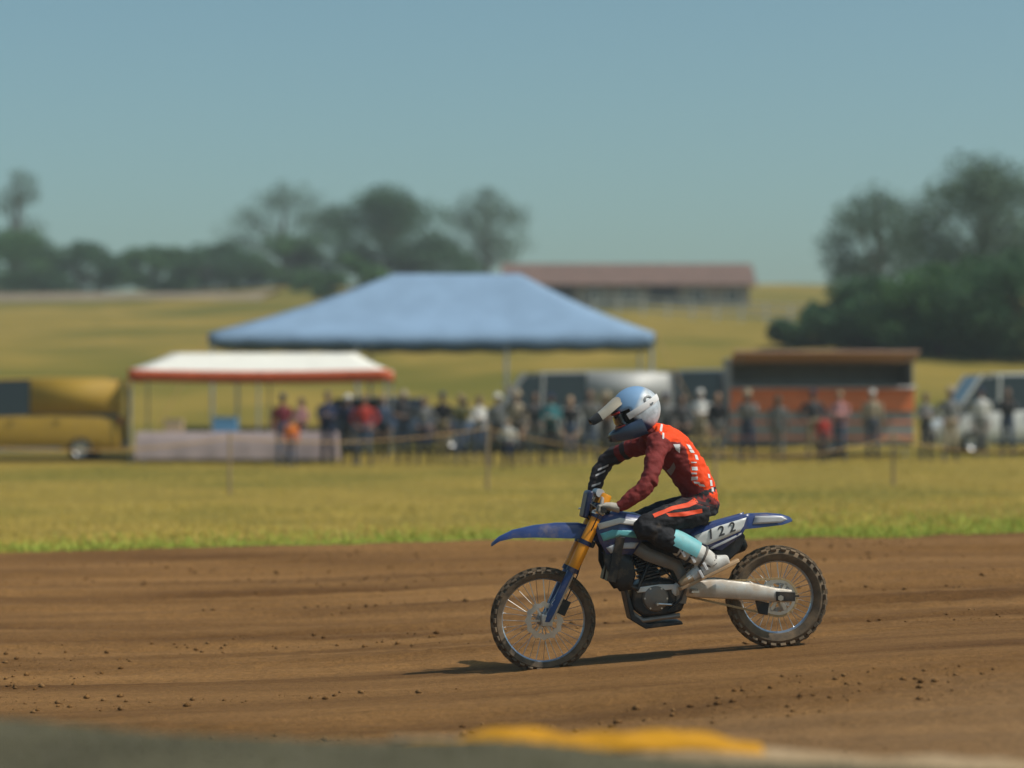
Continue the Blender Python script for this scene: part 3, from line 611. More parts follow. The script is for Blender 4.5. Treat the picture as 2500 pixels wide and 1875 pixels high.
# ------------------------------------------------------------------ rider
ROT = Matrix.Rotation(YAW, 3, 'Z'); PEG = q(1690, 1290, 0)
rider = empty('person', RC + ROT @ PEG, YAW, 'motocross rider in orange-red jersey and pale blue helmet crouched on the bike', 'person')
ORG = PEG
def r_(px, py, y=0.0): return q(px, py, y)
J = {}
J['jersey'] = mat('orange_red_jersey', (0.80, 0.062, 0.008), 0.75, var=0.10, scale=5, bump=0.25, bscale=40, spec=0.25)
J['pants'] = mat('black_pants', (0.022, 0.022, 0.026), 0.8, bump=0.25, bscale=40, dust=0.18, spec=0.25)
J['collar'] = mat('dark_trim', (0.03, 0.012, 0.014), 0.8)
J['print'] = mat('white_print', (0.62, 0.60, 0.60), 0.7, var=0.1)
J['stripe'] = mat('red_stripe', (0.78, 0.07, 0.015), 0.7, var=0.1)
J['sleeve'] = mat('black_sleeve', (0.03, 0.022, 0.024), 0.8, var=0.2)
J['boot'] = mat('dusty_boot', (0.56, 0.55, 0.53), 0.6, var=0.15, scale=16, dust=0.42, dustcol=(0.36, 0.27, 0.18))
J['strap'] = mat('boot_strap', (0.05, 0.05, 0.055), 0.6, dust=0.3)
J['bootteal'] = mat('teal_boot_panel', (0.16, 0.46, 0.50), 0.55, dust=0.3)
J['sole'] = mat('tan_sole', (0.42, 0.27, 0.15), 0.8, var=0.15)
J['glove'] = mat('glove_fabric', (0.36, 0.32, 0.27), 0.8, var=0.2)
J['gloveb'] = mat('glove_black', (0.03, 0.028, 0.027), 0.8)
parts = []
def limb(mi, pts, rad, n=14, side=None): mb = MB(ORG); mb.tube(pts, rad, n, side); parts.append((mi, mb))
# torso (0 jersey, 1 pants, 2 sleeve)
limb(1, [r_(1712, 1262), r_(1708, 1240), r_(1700, 1216)], [(0.15, 0.10), (0.172, 0.128), (0.155, 0.115)], 20, (0, 1, 0))
limb(0, [r_(1712, 1236), r_(1706, 1216), r_(1698, 1186), r_(1672, 1142), r_(1638, 1098), r_(1606, 1068), r_(1588, 1056)],
     [(0.165, 0.108), (0.168, 0.118), (0.158, 0.116), (0.168, 0.124), (0.188, 0.128), (0.170, 0.098), (0.09, 0.07)], 24, (0, 1, 0))
limb(0, [r_(1592, 1062), r_(1556, 1030)], 0.062, 14)
for s in (-1, 1): mb = MB(ORG); mb.ball(r_(1592, 1084, s * 0.175), (0.082, 0.075, 0.085)); parts.append((0, mb))
# arms
limb(0, [r_(1592, 1086, -0.18), r_(1574, 1130, -0.275), r_(1557, 1178, -0.36)], [0.072, 0.064, 0.055])
limb(0, [r_(1557, 1178, -0.36), r_(1534, 1199, -0.372), r_(1484, 1236, -0.365)], [0.056, 0.055, 0.037])
limb(0, [r_(1592, 1080, 0.18), r_(1555, 1096, 0.285), r_(1535, 1105, 0.34)], [0.072, 0.065, 0.060])
limb(2, [r_(1542, 1101, 0.32), r_(1518, 1113, 0.385), r_(1502, 1122, 0.42)], [0.058, 0.060, 0.056])
limb(2, [r_(1502, 1122, 0.42), r_(1478, 1160, 0.415), r_(1458, 1218, 0.375)], [0.057, 0.056, 0.038])
# legs
for s in (-1, 1):
    limb(1, [r_(1706, 1244, s * 0.09), r_(1640, 1256, s * 0.165), r_(1557, 1281, s * 0.235)], [(0.105, 0.105), (0.098, 0.096), (0.078, 0.078)])
    mb = MB(ORG); mb.ball(r_(1556, 1285, s * 0.236), (0.08, 0.074, 0.085)); parts.append((1, mb))
    limb(1, [r_(1557, 1282, s * 0.235), r_(1610, 1312, s * 0.225), r_(1690, 1352, s * 0.205)], [0.078, 0.076, 0.055])
body_me = organic('body', parts, [J['jersey'], J['pants'], J['sleeve']], 0.009, 5, 0.0105, 14)
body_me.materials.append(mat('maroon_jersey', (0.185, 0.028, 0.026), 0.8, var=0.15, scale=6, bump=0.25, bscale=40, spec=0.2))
ORANGE_AREA = [(1583, 1030), (1588, 1050), (1601, 1066), (1621, 1079), (1646, 1081), (1661, 1095), (1671, 1138), (1677, 1180), (1700, 1190), (1724, 1212), (1770, 1236), (1790, 1100), (1700, 1000), (1600, 1000)]
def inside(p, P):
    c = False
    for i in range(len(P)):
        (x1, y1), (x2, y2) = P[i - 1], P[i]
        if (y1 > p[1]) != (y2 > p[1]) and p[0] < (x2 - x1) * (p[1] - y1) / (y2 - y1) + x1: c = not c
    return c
for p in body_me.polygons:      # jersey faces: orange-red inside the outline, maroon on flanks and sleeves
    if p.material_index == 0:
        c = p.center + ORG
        if not inside((c.x * PXM + 1896, 1585 - c.z * PXM), ORANGE_AREA): p.material_index = 3
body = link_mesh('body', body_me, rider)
from mathutils.bvhtree import BVHTree
bvh = BVHTree.FromPolygons([v.co for v in body_me.vertices], [tuple(p.vertices) for p in body_me.polygons])
def print_on(name, edge_a, edge_b, m_, parent=body, off=0.0025, n=10, k=4, tree=bvh):
    """flat print on the camera-side cloth: two edge polylines in photo pixels, laid on the body surface"""
    def samp(e, t):
        L = [0.0]
        for i in range(len(e) - 1): L.append(L[-1] + math.dist(e[i], e[i + 1]))
        d = t * L[-1]
        for i in range(len(e) - 1):
            if d <= L[i + 1] + 1e-9:
                u = (d - L[i]) / max(1e-9, L[i + 1] - L[i]); return (e[i][0] + (e[i + 1][0] - e[i][0]) * u, e[i][1] + (e[i + 1][1] - e[i][1]) * u)
    V = []; F = []
    for i in range(n + 1):
        a, b_ = samp(edge_a, i / n), samp(edge_b, i / n)
        for j in range(k + 1):
            p = q(a[0] + (b_[0] - a[0]) * j / k, a[1] + (b_[1] - a[1]) * j / k, -1.0) - ORG
            h, nrm, _, _ = tree.ray_cast(p, Vector((0, 1, 0)))
            V.append(None if h is None else h + nrm * off)
    for i in range(n):
        for j in range(k):
            f = (i * (k + 1) + j, i * (k + 1) + j + 1, (i + 1) * (k + 1) + j + 1, (i + 1) * (k + 1) + j)
            if all(V[x] is not None for x in f): F.append(f)
    if not F: return
    idx = sorted({x for f in F for x in f}); mp_ = {x: i for i, x in enumerate(idx)}
    me = bpy.data.meshes.new(name); me.from_pydata([V[x] for x in idx], [], [tuple(mp_[x] for x in f) for f in F]); me.materials.append(m_); me.shade_smooth()
    return link_mesh(name, me, parent)
# white lettering down the flank of the jersey (short slanted strokes as in the photo), pale shoulder seam, thigh stripes
for (x, y, w_, h_, sl_) in ((1662, 1085, 10, 11, 6), (1668, 1098, 12, 7, 4), (1682, 1110, 8, 12, 3), (1672, 1127, 14, 3, 1), (1674, 1139, 14, 9, 1), (1673, 1153, 13, 4, 1), (1674, 1163, 15, 9, 0), (1679, 1175, 14, 5, 3), (1690, 1180, 14, 6, 4), (1716, 1157, 6, 10, 2), (1721, 1172, 7, 14, 1), (1725, 1190, 7, 10, 0)):
    print_on('jersey_print', [(x, y), (x + sl_, y + h_)], [(x + w_, y + sl_ * 0.4), (x + w_ + sl_, y + h_ + sl_ * 0.4)], J['print'], n=4, k=4)
print_on('jersey_print', [(1607, 1036), (1600, 1050), (1598, 1072)], [(1611, 1038), (1605, 1052), (1602, 1072)], J['print'], n=10, k=2)
print_on('jersey_print', [(1628, 1085), (1645, 1085)], [(1634, 1098), (1644, 1106)], J['print'], n=5, k=4)
print_on('jersey_print', [(1614, 1172), (1622, 1148), (1632, 1128)], [(1620, 1180), (1632, 1160), (1637, 1140)], mat('grey_print', (0.22, 0.18, 0.18), 0.8), n=8, k=3)
print_on('thigh_stripe', [(1572, 1252), (1620, 1234), (1660, 1226), (1682, 1215)], [(1576, 1260), (1624, 1242), (1664, 1236), (1688, 1226)], J['stripe'], n=18, k=3)
print_on('thigh_stripe', [(1604, 1250), (1650, 1247), (1696, 1240)], [(1612, 1258), (1652, 1257), (1698, 1250)], J['stripe'], n=18, k=3)
print_on('waist_trim', [(1640, 1204), (1664, 1212), (1700, 1224), (1735, 1232)], [(1642, 1214), (1664, 1221), (1700, 1231), (1735, 1238)], J['collar'], n=18, k=3)
sl2 = [((1500, 1136), (1474, 1148)), ((1492, 1150), (1468, 1162)), ((1480, 1180), (1458, 1188))]
for a, b_ in sl2:
    print_on('sleeve_band', [a, (a[0] - 1, a[1] + 5)], [b_, (b_[0] - 1, b_[1] + 5)], J['print'], n=3, k=6)
# gloves
def glove(s, wrist):
    gp = []; gc = q(1448, 1240, s * 0.335)
    mb = MB(ORG); mb.tube([Vector(wrist) + Vector((0.012, 0, 0)), Vector(wrist).lerp(gc, 0.45) + Vector((0, 0, 0.016)), gc + Vector((0.012, 0, 0.026))], [(0.032, 0.032), (0.042, 0.028), (0.044, 0.022)], 12, (0, 1, 0)); gp.append((0, mb))
    for k, ln in enumerate((0.9, 1.0, 0.97, 0.82)):
        y = gc.y + s * (-0.033 + k * 0.022); mb = MB(ORG)
        base = Vector((gc.x, y, gc.z))
        mb.tube([base + Vector((0.006, 0, 0.030)), base + Vector((-0.024, 0, 0.024)), base + Vector((-0.034 * ln, 0, -0.004)), base + Vector((-0.014, 0, -0.030 * ln)), base + Vector((0.012, 0, -0.026))], [0.0105, 0.0105, 0.0100, 0.0095, 0.008], 8); gp.append((1 if k % 2 == 0 else 0, mb))
    mb = MB(ORG); b0 = Vector((gc.x + 0.03, gc.y - s * 0.036, gc.z + 0.012))
    mb.tube([b0, b0 + Vector((-0.008, -s * 0.014, -0.024)), b0 + Vector((-0.030, -s * 0.020, -0.040)), b0 + Vector((-0.048, -s * 0.016, -0.036))], [0.014, 0.0125, 0.011, 0.009], 8); gp.append((1, mb))
    link_mesh('glove', organic('glove', gp, [J['glove'], J['gloveb']], 0.005, 2), rider)
glove(-1, r_(1484, 1236, -0.365)); glove(1, r_(1458, 1218, 0.375))
# boots
for s in (-1, 1):
    y = s * 0.205; bp2 = []
    def bl(mi, pts, rad, n=14, side=None): mb = MB(ORG); mb.tube(pts, rad, n, side); bp2.append((mi, mb))
    bl(0, [r_(1636, 1325, y), r_(1672, 1343, y), r_(1706, 1361, y), r_(1722, 1374, y)], [(0.074, 0.080), (0.074, 0.080), (0.066, 0.074), (0.060, 0.066)])
    bl(0, [r_(1762, 1363, y), r_(1730, 1372, y), r_(1692, 1391, y), r_(1662, 1410, y), r_(1646, 1420, y)], [(0.036, 0.034), (0.054, 0.058), (0.054, 0.048), (0.050, 0.036), (0.036, 0.024)], 14, (0, 1, 0))
    bt = link_mesh('boot', organic('boot', bp2, [J['boot']], 0.009, 4), rider)
    so_ = MB(ORG); secs = []
    for px, py, hw in ((1786, 1364, 0.030), (1774, 1370, 0.044), (1738, 1388, 0.042), (1700, 1405, 0.046), (1665, 1422, 0.048), (1645, 1431, 0.036), (1640, 1433, 0.02)):
        c = q(px, py, y); nrm = Vector((-0.38, 0, 0.92)) * 0.011
        secs.append([c + Vector((0, -hw, 0)) + nrm, c + Vector((0, hw, 0)) + nrm, c + Vector((0, hw, 0)) - nrm, c + Vector((0, -hw, 0)) - nrm])
    so_.rings(secs); so_.build('sole', J['sole'], bt, bevel=0.004)
    pn = MB(ORG); secs = []
    for px, py, rr_ in ((1618, 1315, 0.086), (1640, 1326, 0.087), (1666, 1340, 0.087), (1682, 1349, 0.083)):
        c = q(px, py, y + s * -0.0); t = Vector((0.9, 0, -0.44)).normalized(); up = Vector((0.44, 0, 0.9)).normalized()
        secs.append([c + up * (rr_ * math.cos(a)) + Vector((0, s, 0)) * (rr_ * 1.0 * math.sin(a)) for a in [R(d) for d in range(-6, 107, 14)]] + [c + up * ((rr_ - 0.012) * math.cos(a)) + Vector((0, s, 0)) * ((rr_ - 0.012) * math.sin(a)) for a in [R(d) for d in range(106, -7, -14)]])
    pn.rings(secs); pn.build('shin_panel', J['bootteal'], bt, smooth=50)
    for (ax, ay), (bx_, by_), rr_ in (((1646, 1330), (1650, 1332), 0.083), ((1668, 1341), (1673, 1343.5), 0.083), ((1695, 1355), (1700, 1357.5), 0.079)):
        sb_ = MB(ORG); sb_.tube([q(ax, ay, y), q(bx_, by_, y)], [(rr_, rr_ + 0.002)] * 2, 18); sb_.build('strap', J['strap'], bt, bevel=0.003)
    sb_ = MB(ORG); sb_.tube([q(1690, 1391, y), q(1694, 1389, y)], [(0.056, 0.050)] * 2, 18, (0, 1, 0)); sb_.build('strap', J['strap'], bt, bevel=0.003)
    an = MB(ORG); an.tube([q(1708, 1366, y), q(1718, 1371, y), q(1722, 1377, y)], [0.068, 0.066, 0.060], 16); an.build('ankle_hinge', J['strap'], bt, bevel=0.004)
    tcp = MB(ORG); tcp.tube([q(1672, 1405, y), q(1655, 1415, y), q(1643, 1422, y)], [(0.0515, 0.042), (0.047, 0.035), (0.030, 0.022)], 14, (0, 1, 0)); tcp.build('toe_cap', J['sole'], bt)
    for px, py in ((1646, 1346), (1670, 1360), (1700, 1378), (1690, 1396)):
        bk = MB(ORG); bk.box(q(px, py, y + s * 0.062), (0.018, 0.03, 0.055), Matrix.Rotation(R(-28), 3, 'Y')); bk.build('buckle', J['print'], bt, bevel=0.003)
# helmet: built level, then nodded forward
HC = q(1547, 1004) - ORG; HR = Matrix.Rotation(R(-25), 3, 'Y')
def helm_mat():
    m = mat('helmet_paint', (0.46, 0.50, 0.55), 0.35, var=0.28, scale=22, dust=0.34, dustcol=(0.50, 0.47, 0.42), coat=0.2)
    n, l = m.node_tree.nodes, m.node_tree.links; b = n['Principled BSDF']; src = b.inputs['Base Color'].links[0].from_socket
    tc = n.new('ShaderNodeTexCoord'); sx = n.new('ShaderNodeSeparateXYZ'); l.new(tc.outputs['Object'], sx.inputs[0])
    def band(sock, lo, hi, col, prev):
        r = n.new('ShaderNodeMapRange'); r.inputs[1].default_value = lo; r.inputs[2].default_value = hi; l.new(sock, r.inputs[0])
        x = n.new('ShaderNodeMix'); x.data_type = 'RGBA'; l.new(r.outputs[0], x.inputs[0]); l.new(prev, x.inputs[6]); x.inputs[7].default_value = (*col, 1); return x.outputs[2]
    # x + z mix gives slanted print edges
    ma = n.new('ShaderNodeMath'); ma.operation = 'MULTIPLY_ADD'; ma.inputs[1].default_value = -0.7; l.new(sx.outputs[0], ma.inputs[0]); l.new(sx.outputs[2], ma.inputs[2])
    c = band(ma.outputs[0], 0.02, 0.05, (0.20, 0.34, 0.54), src)
    mb_ = n.new('ShaderNodeMath'); mb_.operation = 'MULTIPLY_ADD'; mb_.inputs[1].default_value = 0.9; l.new(sx.outputs[2], mb_.inputs[0]); l.new(sx.outputs[0], mb_.inputs[2])
    ng = n.new('ShaderNodeMath'); ng.operation = 'MULTIPLY'; ng.inputs[1].default_value = -1; l.new(mb_.outputs[0], ng.inputs[0])
    c = band(ng.outputs[0], 0.05, 0.075, (0.03, 0.06, 0.14), c)
    l.new(c, b.inputs['Base Color']); return m
J['helmet'] = helm_mat()
hm = MB(); A_, B_, C_ = 0.158, 0.130, 0.152; nu, nv = 40, 24; V = []; F = []
for i in range(nv + 1):
    th = math.pi * i / nv
    for k in range(nu):
        a = 2 * math.pi * k / nu; x = A_ * math.sin(th) * math.cos(a); y = B_ * math.sin(th) * math.sin(a); z = C_ * math.cos(th)
        if z < 0: x *= 1 - 0.10 * (z / C_) ** 2 * (1 if x > 0 else 0)
        V.append(Vector((x, y, max(z, -0.135 + 0.10 * max(0, x)))))
hm.v = [tuple(p) for p in V]
for i in range(nv):
    for k in range(nu):
        f = (i * nu + k, i * nu + (k + 1) % nu, (i + 1) * nu + (k + 1) % nu, (i + 1) * nu + k); c = sum((V[x] for x in f), Vector()) / 4
        if c.x < -0.055 and -0.075 < c.z < 0.045: continue
        if c.x < -0.10 and c.z <= -0.075: continue
        hm.f.append(f); hm.mi.append(0)
helmet = hm.build('helmet', J['helmet'], rider, smooth=60); helmet.location = HC; helmet.rotation_euler = HR.to_euler()
md = helmet.modifiers.new('s', 'SOLIDIFY'); md.thickness = 0.012; md.offset = -1
hf = MB(); hf.ball((0.005, 0, -0.01), (0.128, 0.105, 0.125), 24, 14); hf.build('liner', J['gloveb'], helmet)
fc = MB(); fc.ball((-0.055, 0, -0.03), (0.075, 0.075, 0.095), 20, 12); fc.tube([(-0.125, 0, -0.015), (-0.150, 0, -0.052), (-0.128, 0, -0.062)], [0.012, 0.018, 0.012], 10); fc.tube([(-0.118, -0.03, -0.085), (-0.128, 0, -0.083), (-0.118, 0.03, -0.085)], [0.006, 0.009, 0.006], 8); fc.build('face', mat('skin', (0.42, 0.24, 0.16), 0.6, var=0.1), helmet)
cb = MB(); path = []
for d in range(-100, 101, 10):
    a = R(d); path.append(Vector((-0.035 - 0.165 * max(0, math.cos(a)) ** 0.8 + 0.03 * (abs(d) / 100), 0.122 * math.sin(a) if abs(d) < 90 else 0.122 * math.copysign(1, d), -0.100 + 0.012 * max(0, math.cos(a)))))
cb.tube(path, [(0.050, 0.020)] * 4 + [(0.050 - 0.016 * math.sin(math.pi * (k + 1) / (len(path) - 7)), 0.024) for k in range(len(path) - 8)] + [(0.050, 0.020)] * 4, 12, (0, 0, 1)); cb.build('chin_guard', mat('chin_navy', (0.035, 0.055, 0.10), 0.35, var=0.3, dust=0.2, coat=0.3), helmet)
vt = MB()
for k in range(4): vt.box((-0.222, 0, -0.075 - 0.010 * k), (0.01, 0.06, 0.004))
vt.build('chin_vent', J['gloveb'], helmet)
vz = MB(); secs = []
for x, z, hw, arch in ((-0.045, 0.138, 0.085, 0.030), (-0.10, 0.128, 0.100, 0.030), (-0.16, 0.108, 0.102, 0.026), (-0.22, 0.090, 0.096, 0.022), (-0.268, 0.078, 0.080, 0.016), (-0.285, 0.074, 0.06, 0.010)):
    us = [k / 5 for k in range(-5, 6)]; top = [Vector((x, hw * u, z - arch * u * u - 0.02 * abs(u) ** 6)) for u in us]; secs.append(top + [p + Vector((0, 0, -0.006)) for p in reversed(top)])
vz.rings(secs)
vis = vz.build('visor', mat('beige_visor', (0.46, 0.40, 0.31), 0.4, var=0.2, dust=0.2), helmet, smooth=60)
vtip = MB(); vtip.rings([[p + Vector((-0.002, 0, 0.0025 if k < 11 else -0.0025)) for k, p in enumerate(sc_)] for sc_ in secs[3:]]); vtip.build('visor_tip', J['gloveb'], vis, smooth=60)
gg = MB(); secs = []
for zz, fx in ((0.036, 0.0), (0.024, -0.012), (-0.02, -0.016), (-0.045, -0.008)):
    secs.append([Vector((-0.098 + fx - 0.038 * math.cos(R(d)), 0.098 * math.sin(R(d)), zz - (0.012 if abs(d) < 15 and zz < -0.03 else 0))) for d in range(-85, 86, 10)] + [Vector((-0.080 + fx - 0.030 * math.cos(R(d)), 0.086 * math.sin(R(d)), zz)) for d in range(85, -86, -10)])
gg.rings(secs); gog = gg.build('goggles', mat('goggle_lens', (0.02, 0.025, 0.04), 0.12, coat=0.5), helmet, smooth=60)
gs = MB(); 
for zz in (-0.046, 0.040): gs.tube([Vector((-0.106 - 0.040 * math.cos(R(d)), 0.10 * math.sin(R(d)), zz)) for d in range(-85, 86, 10)], 0.006, 8)
gs.build('goggle_frame', mat('red_frame', (0.5, 0.05, 0.05), 0.4), gog)
stp = MB(); st_pts = []
for d in range(-118, 119, 8):
    a = R(d); st_pts.append(Vector(((A_ + 0.003) * math.cos(a) * 0.995, (B_ + 0.003) * math.sin(a) * 0.995, 0.004 + 0.02 * math.cos(a))))
stp.tube(st_pts, [(0.020, 0.003)] * len(st_pts), 8, (0, 0, 1)); stp.build('goggle_strap', J['print'], gog, smooth=50)
for s in (-1, 1):
    ex_, ez_ = 0.085, 0.03; ey_ = s * B_ * math.sqrt(1 - (ex_ / A_) ** 2 - (ez_ / C_) ** 2); nrm = Vector((ex_ / A_ ** 2, ey_ / B_ ** 2, ez_ / C_ ** 2)).normalized()
    em = MB(); em.lathe([(0.022, -0.004), (0.022, 0.004), (0.034, 0.001), (0.034, -0.004)], (0, 0, 0), axis='Z', n=24, close=True); eo = em.build('helmet_emblem', mat('grey_emblem', (0.10, 0.11, 0.12), 0.5), helmet)
    eo.location = (ex_, ey_, ez_); eo.rotation_euler = nrm.to_track_quat('Z', 'Y').to_euler()
helmet.scale = (1.07, 1.07, 1.07)
# ------------------------------------------------------------------ rope line behind the track
def G(x, y): return float(field_z(np.array([x]), np.array([y]))[0])
M_WOOD = mat('weathered_wood', (0.30, 0.21, 0.12), 0.85, var=0.25, scale=12, stretch=(6, 6, 1))
M_ROPE = mat('tan_rope', (0.55, 0.33, 0.13), 0.85, var=0.15, scale=60)
stakes = [(-60, 44.0, 1.08), (560, 45.0, 1.12), (1190, 46.0, 1.25), (1745, 43.5, 0.72), (2180, 44.0, 0.95), (2560, 43.0, 0.75)]
sk_pts = []; place = ['at the left end of the rope', 'below the white canopy', 'below the blue marquee', 'directly behind the rider', 'below the orange kiosk', 'at the right end of the rope']
for (px, Y, h), pl_ in zip(stakes, place):
    x = WX(px, Y); z = G(x, Y); mb = MB()
    mb.tube([(0, 0, -0.2), (0.005, 0, h * 0.5), (0.012, 0, h), (0.012, 0, h + 0.04)], [0.028, 0.027, 0.025, 0.012], 9)
    o = mb.build('wooden_stake', M_WOOD, loc=(x, Y, z)); tag(o, f'thin wooden stake holding the tan rope {pl_}', 'stake', 'stakes along the rope')
    sk_pts.append(Vector((x, Y, z + h * 0.93)))
rp = MB(); pth = []
for a, b_ in zip(sk_pts[:-1], sk_pts[1:]):
    for k in range(12): t = k / 12; pth.append(a.lerp(b_, t) - Vector((0, 0, 0.16 * 4 * t * (1 - t))))
pth.append(sk_pts[-1]); rp.tube(pth, 0.011, 8)
tag(rp.build('rope', M_ROPE), 'tan rope strung between stakes across the dry grass behind the rider', 'rope')

# ------------------------------------------------------------------ blue marquee
def fabric_roof(x0, x1, y0, y1, rx0, rx1, ry, ze, zr, sag=0.12, n=14):
    """hip roof in fabric: ridge from rx0 to rx1 at y=ry; faces sag between hips"""
    mb = MB()
    def face(c0, c1, t0, t1):
        V = []; F = []
        for i in range(n + 1):
            for j in range(n + 1):
                u, v = i / n, j / n; lo = Vector(c0).lerp(Vector(c1), u); hi = Vector(t0).lerp(Vector(t1), u); p = lo.lerp(hi, v)
                p.z -= sag * math.sin(math.pi * v) * (0.5 + 0.5 * math.sin(math.pi * u)) + (0.05 * math.sin(math.pi * u) * (1 - v)); V.append(p)
        for i in range(n):
            for j in range(n): a = i * (n + 1) + j; F.append((a, a + 1, a + n + 2, a + n + 1))
        mb.add(V, F)
    A, B, C, D = (x0, y0, ze), (x1, y0, ze), (x1, y1, ze), (x0, y1, ze); P, Q_ = (rx0, ry, zr), (rx1, ry, zr)
    face(A, B, P, Q_); face(B, C, Q_, Q_); face(C, D, Q_, P); face(D, A, P, P)
    return mb
M_TBLUE = mat('sky_blue_canvas', (0.215, 0.315, 0.45), 0.75, var=0.08, scale=1.2, bump=0.15, bscale=8, spec=0.2)
M_TBLUE2 = mat('deep_blue_canvas', (0.06, 0.14, 0.28), 0.8, var=0.1, scale=1.2, spec=0.2)
M_POLE = mat('grey_pole', (0.42, 0.43, 0.44), 0.45, metal=0.6)
TY = 70.0; tx0, tx1 = WX(540, TY), WX(1585, TY); tcx = (tx0 + tx1) / 2; tg = G(tcx, TY); hw_ = (tx1 - tx0) / 2
marq = empty('marquee', (tcx, TY, tg), 0, 'large sky-blue hipped marquee standing behind the crowd on the grass', 'marquee')
ze = 1.7 + (HZ - 822) / FPX * TY - tg; zr = 1.7 + (HZ - 668) / FPX * TY - tg
fr_ = fabric_roof(-hw_, hw_, -3, 3.4, WX(960, TY) - tcx, WX(1270, TY) - tcx, 0.1, ze, zr, 0.22).build('roof', M_TBLUE, marq, smooth=30)
md = fr_.modifiers.new('s', 'SOLIDIFY'); md.thickness = 0.015
for (xa, ya, xb, yb) in ((-hw_, -3, hw_, -3), (hw_, -3, hw_, 3.4), (hw_, 3.4, -hw_, 3.4), (-hw_, 3.4, -hw_, -3)):
    mb = MB(); n = 40; top = []; bot = []
    for i in range(n + 1):
        t = i / n; p = Vector((xa + (xb - xa) * t, ya + (yb - ya) * t, ze - 0.05 * math.sin(math.pi * t) + 0.01)); top.append(p); bot.append(p + Vector((0, 0, -0.30 - 0.05 * abs(math.sin(i * math.pi / 4)))))
    mb.add(top + bot, [(i, i + 1, n + 2 + i, n + 1 + i) for i in range(n)]); o = mb.build('valance', M_TBLUE, marq); md = o.modifiers.new('s', 'SOLIDIFY'); md.thickness = 0.012
for x in (-hw_ + 0.1, -hw_ / 3, hw_ / 3, hw_ - 0.1):
    for y in (-2.9, 3.3):
        gz = G(tcx + x, TY + y) - tg; mb = MB(); mb.tube([(x, y, gz - 0.05), (x, y, ze - 0.02)], 0.045, 10); mb.box((x, y, gz + 0.01), (0.22, 0.22, 0.03)); mb.build('leg', M_POLE, marq)
for sx in (-1, 1):
    gz = G(tcx + sx * (hw_ + 1.6), TY - 3.6) - tg; mb = MB(); mb.tube([(sx * hw_, -3, ze), (sx * (hw_ + 1.6), -3.6, gz)], 0.012, 6); mb.build('guy_rope', M_ROPE, marq)
# ------------------------------------------------------------------ white canopy with red valance
M_TWHITE = mat('white_canvas', (0.74, 0.71, 0.64), 0.75, var=0.05, scale=2, bump=0.15, bscale=8, spec=0.2)
M_TRED = mat('orange_red_canvas', (0.52, 0.10, 0.035), 0.75, var=0.1, scale=3, spec=0.2)
CY = 63.0; cx0, cx1 = WX(335, CY), WX(955, CY); ccx = (cx0 + cx1) / 2; cg_ = G(ccx, CY); hc = (cx1 - cx0) / 2
can = empty('canopy_tent', (ccx, CY, cg_), 0, 'white canopy tent with orange-red valance at the left end of the crowd', 'tent')
ze2 = 1.7 + (HZ - 905) / FPX * CY - cg_; zr2 = 1.7 + (HZ - 862) / FPX * CY - cg_
o = fabric_roof(-hc, hc, -1.5, 1.5, -hc * 0.72, hc * 0.72, 0.0, ze2, zr2, 0.06).build('roof', M_TWHITE, can, smooth=30); md = o.modifiers.new('s', 'SOLIDIFY'); md.thickness = 0.012
for (xa, ya, xb, yb) in ((-hc, -1.5, hc, -1.5), (hc, -1.5, hc, 1.5), (hc, 1.5, -hc, 1.5), (-hc, 1.5, -hc, -1.5)):
    mb = MB(); n = 30; top = []; bot = []
    for i in range(n + 1):
        t = i / n; p = Vector((xa + (xb - xa) * t, ya + (yb - ya) * t, ze2 - 0.05 * math.sin(math.pi * t) + 0.01)); top.append(p); bot.append(p + Vector((0, 0, -0.27)))
    mb.add(top + bot, [(i, i + 1, n + 2 + i, n + 1 + i) for i in range(n)]); o = mb.build('valance', M_TRED, can); md = o.modifiers.new('s', 'SOLIDIFY'); md.thickness = 0.01
for x in (-hc + 0.06, 0, hc - 0.06):
    for y in (-1.44, 1.44):
        gz = G(ccx + x, CY + y) - cg_; mb = MB(); mb.tube([(x, y, gz - 0.03), (x, y, ze2 - 0.02)], 0.025, 8); mb.box((x, y, gz + 0.01), (0.12, 0.12, 0.02)); mb.build('leg', M_POLE, can)
# draped table under it
M_CLOTH = mat('mauve_grey_cloth', (0.40, 0.31, 0.31), 0.85, var=0.08, scale=2, bump=0.3, bscale=9)
tbx, tby = WX(580, 61.2), 61.2
tab = empty('draped_table', (tbx, tby, G(tbx, tby)), 0, 'long table under a mauve-grey cloth in front of the white canopy tent', 'table')
hwT = (820 - 335) / 2 / FPX * 61.2; mb = MB(); n = 60; ringT = []
def rect_ring(hx, hy, z, amp):
    out = []
    for k in range(96):
        t = k / 96 * 4; s_ = int(t); u = t - s_; c = [(-hx, -hy), (hx, -hy), (hx, hy), (-hx, hy), (-hx, -hy)]
        x = c[s_][0] + (c[s_ + 1][0] - c[s_][0]) * u; y = c[s_][1] + (c[s_ + 1][1] - c[s_][1]) * u; f = 1 + amp * math.sin(k * 2.1)
        out.append(Vector((x + (amp * math.sin(k * 2.1) if abs(x) >= hx - 1e-6 else 0), y + (amp * math.sin(k * 1.7) if abs(y) >= hy - 1e-6 else 0), z)))
    return out
mb.rings([rect_ring(hwT - 0.02, 0.36, 0.78, 0), rect_ring(hwT, 0.38, 0.76, 0.0), rect_ring(hwT + 0.02, 0.40, 0.4, 0.015), rect_ring(hwT + 0.03, 0.42, 0.10, 0.03)], cap=False)
mb.add(rect_ring(hwT - 0.02, 0.36, 0.78, 0), [tuple(range(96))]); cloth = mb.build('tablecloth', M_CLOTH, tab, smooth=50)
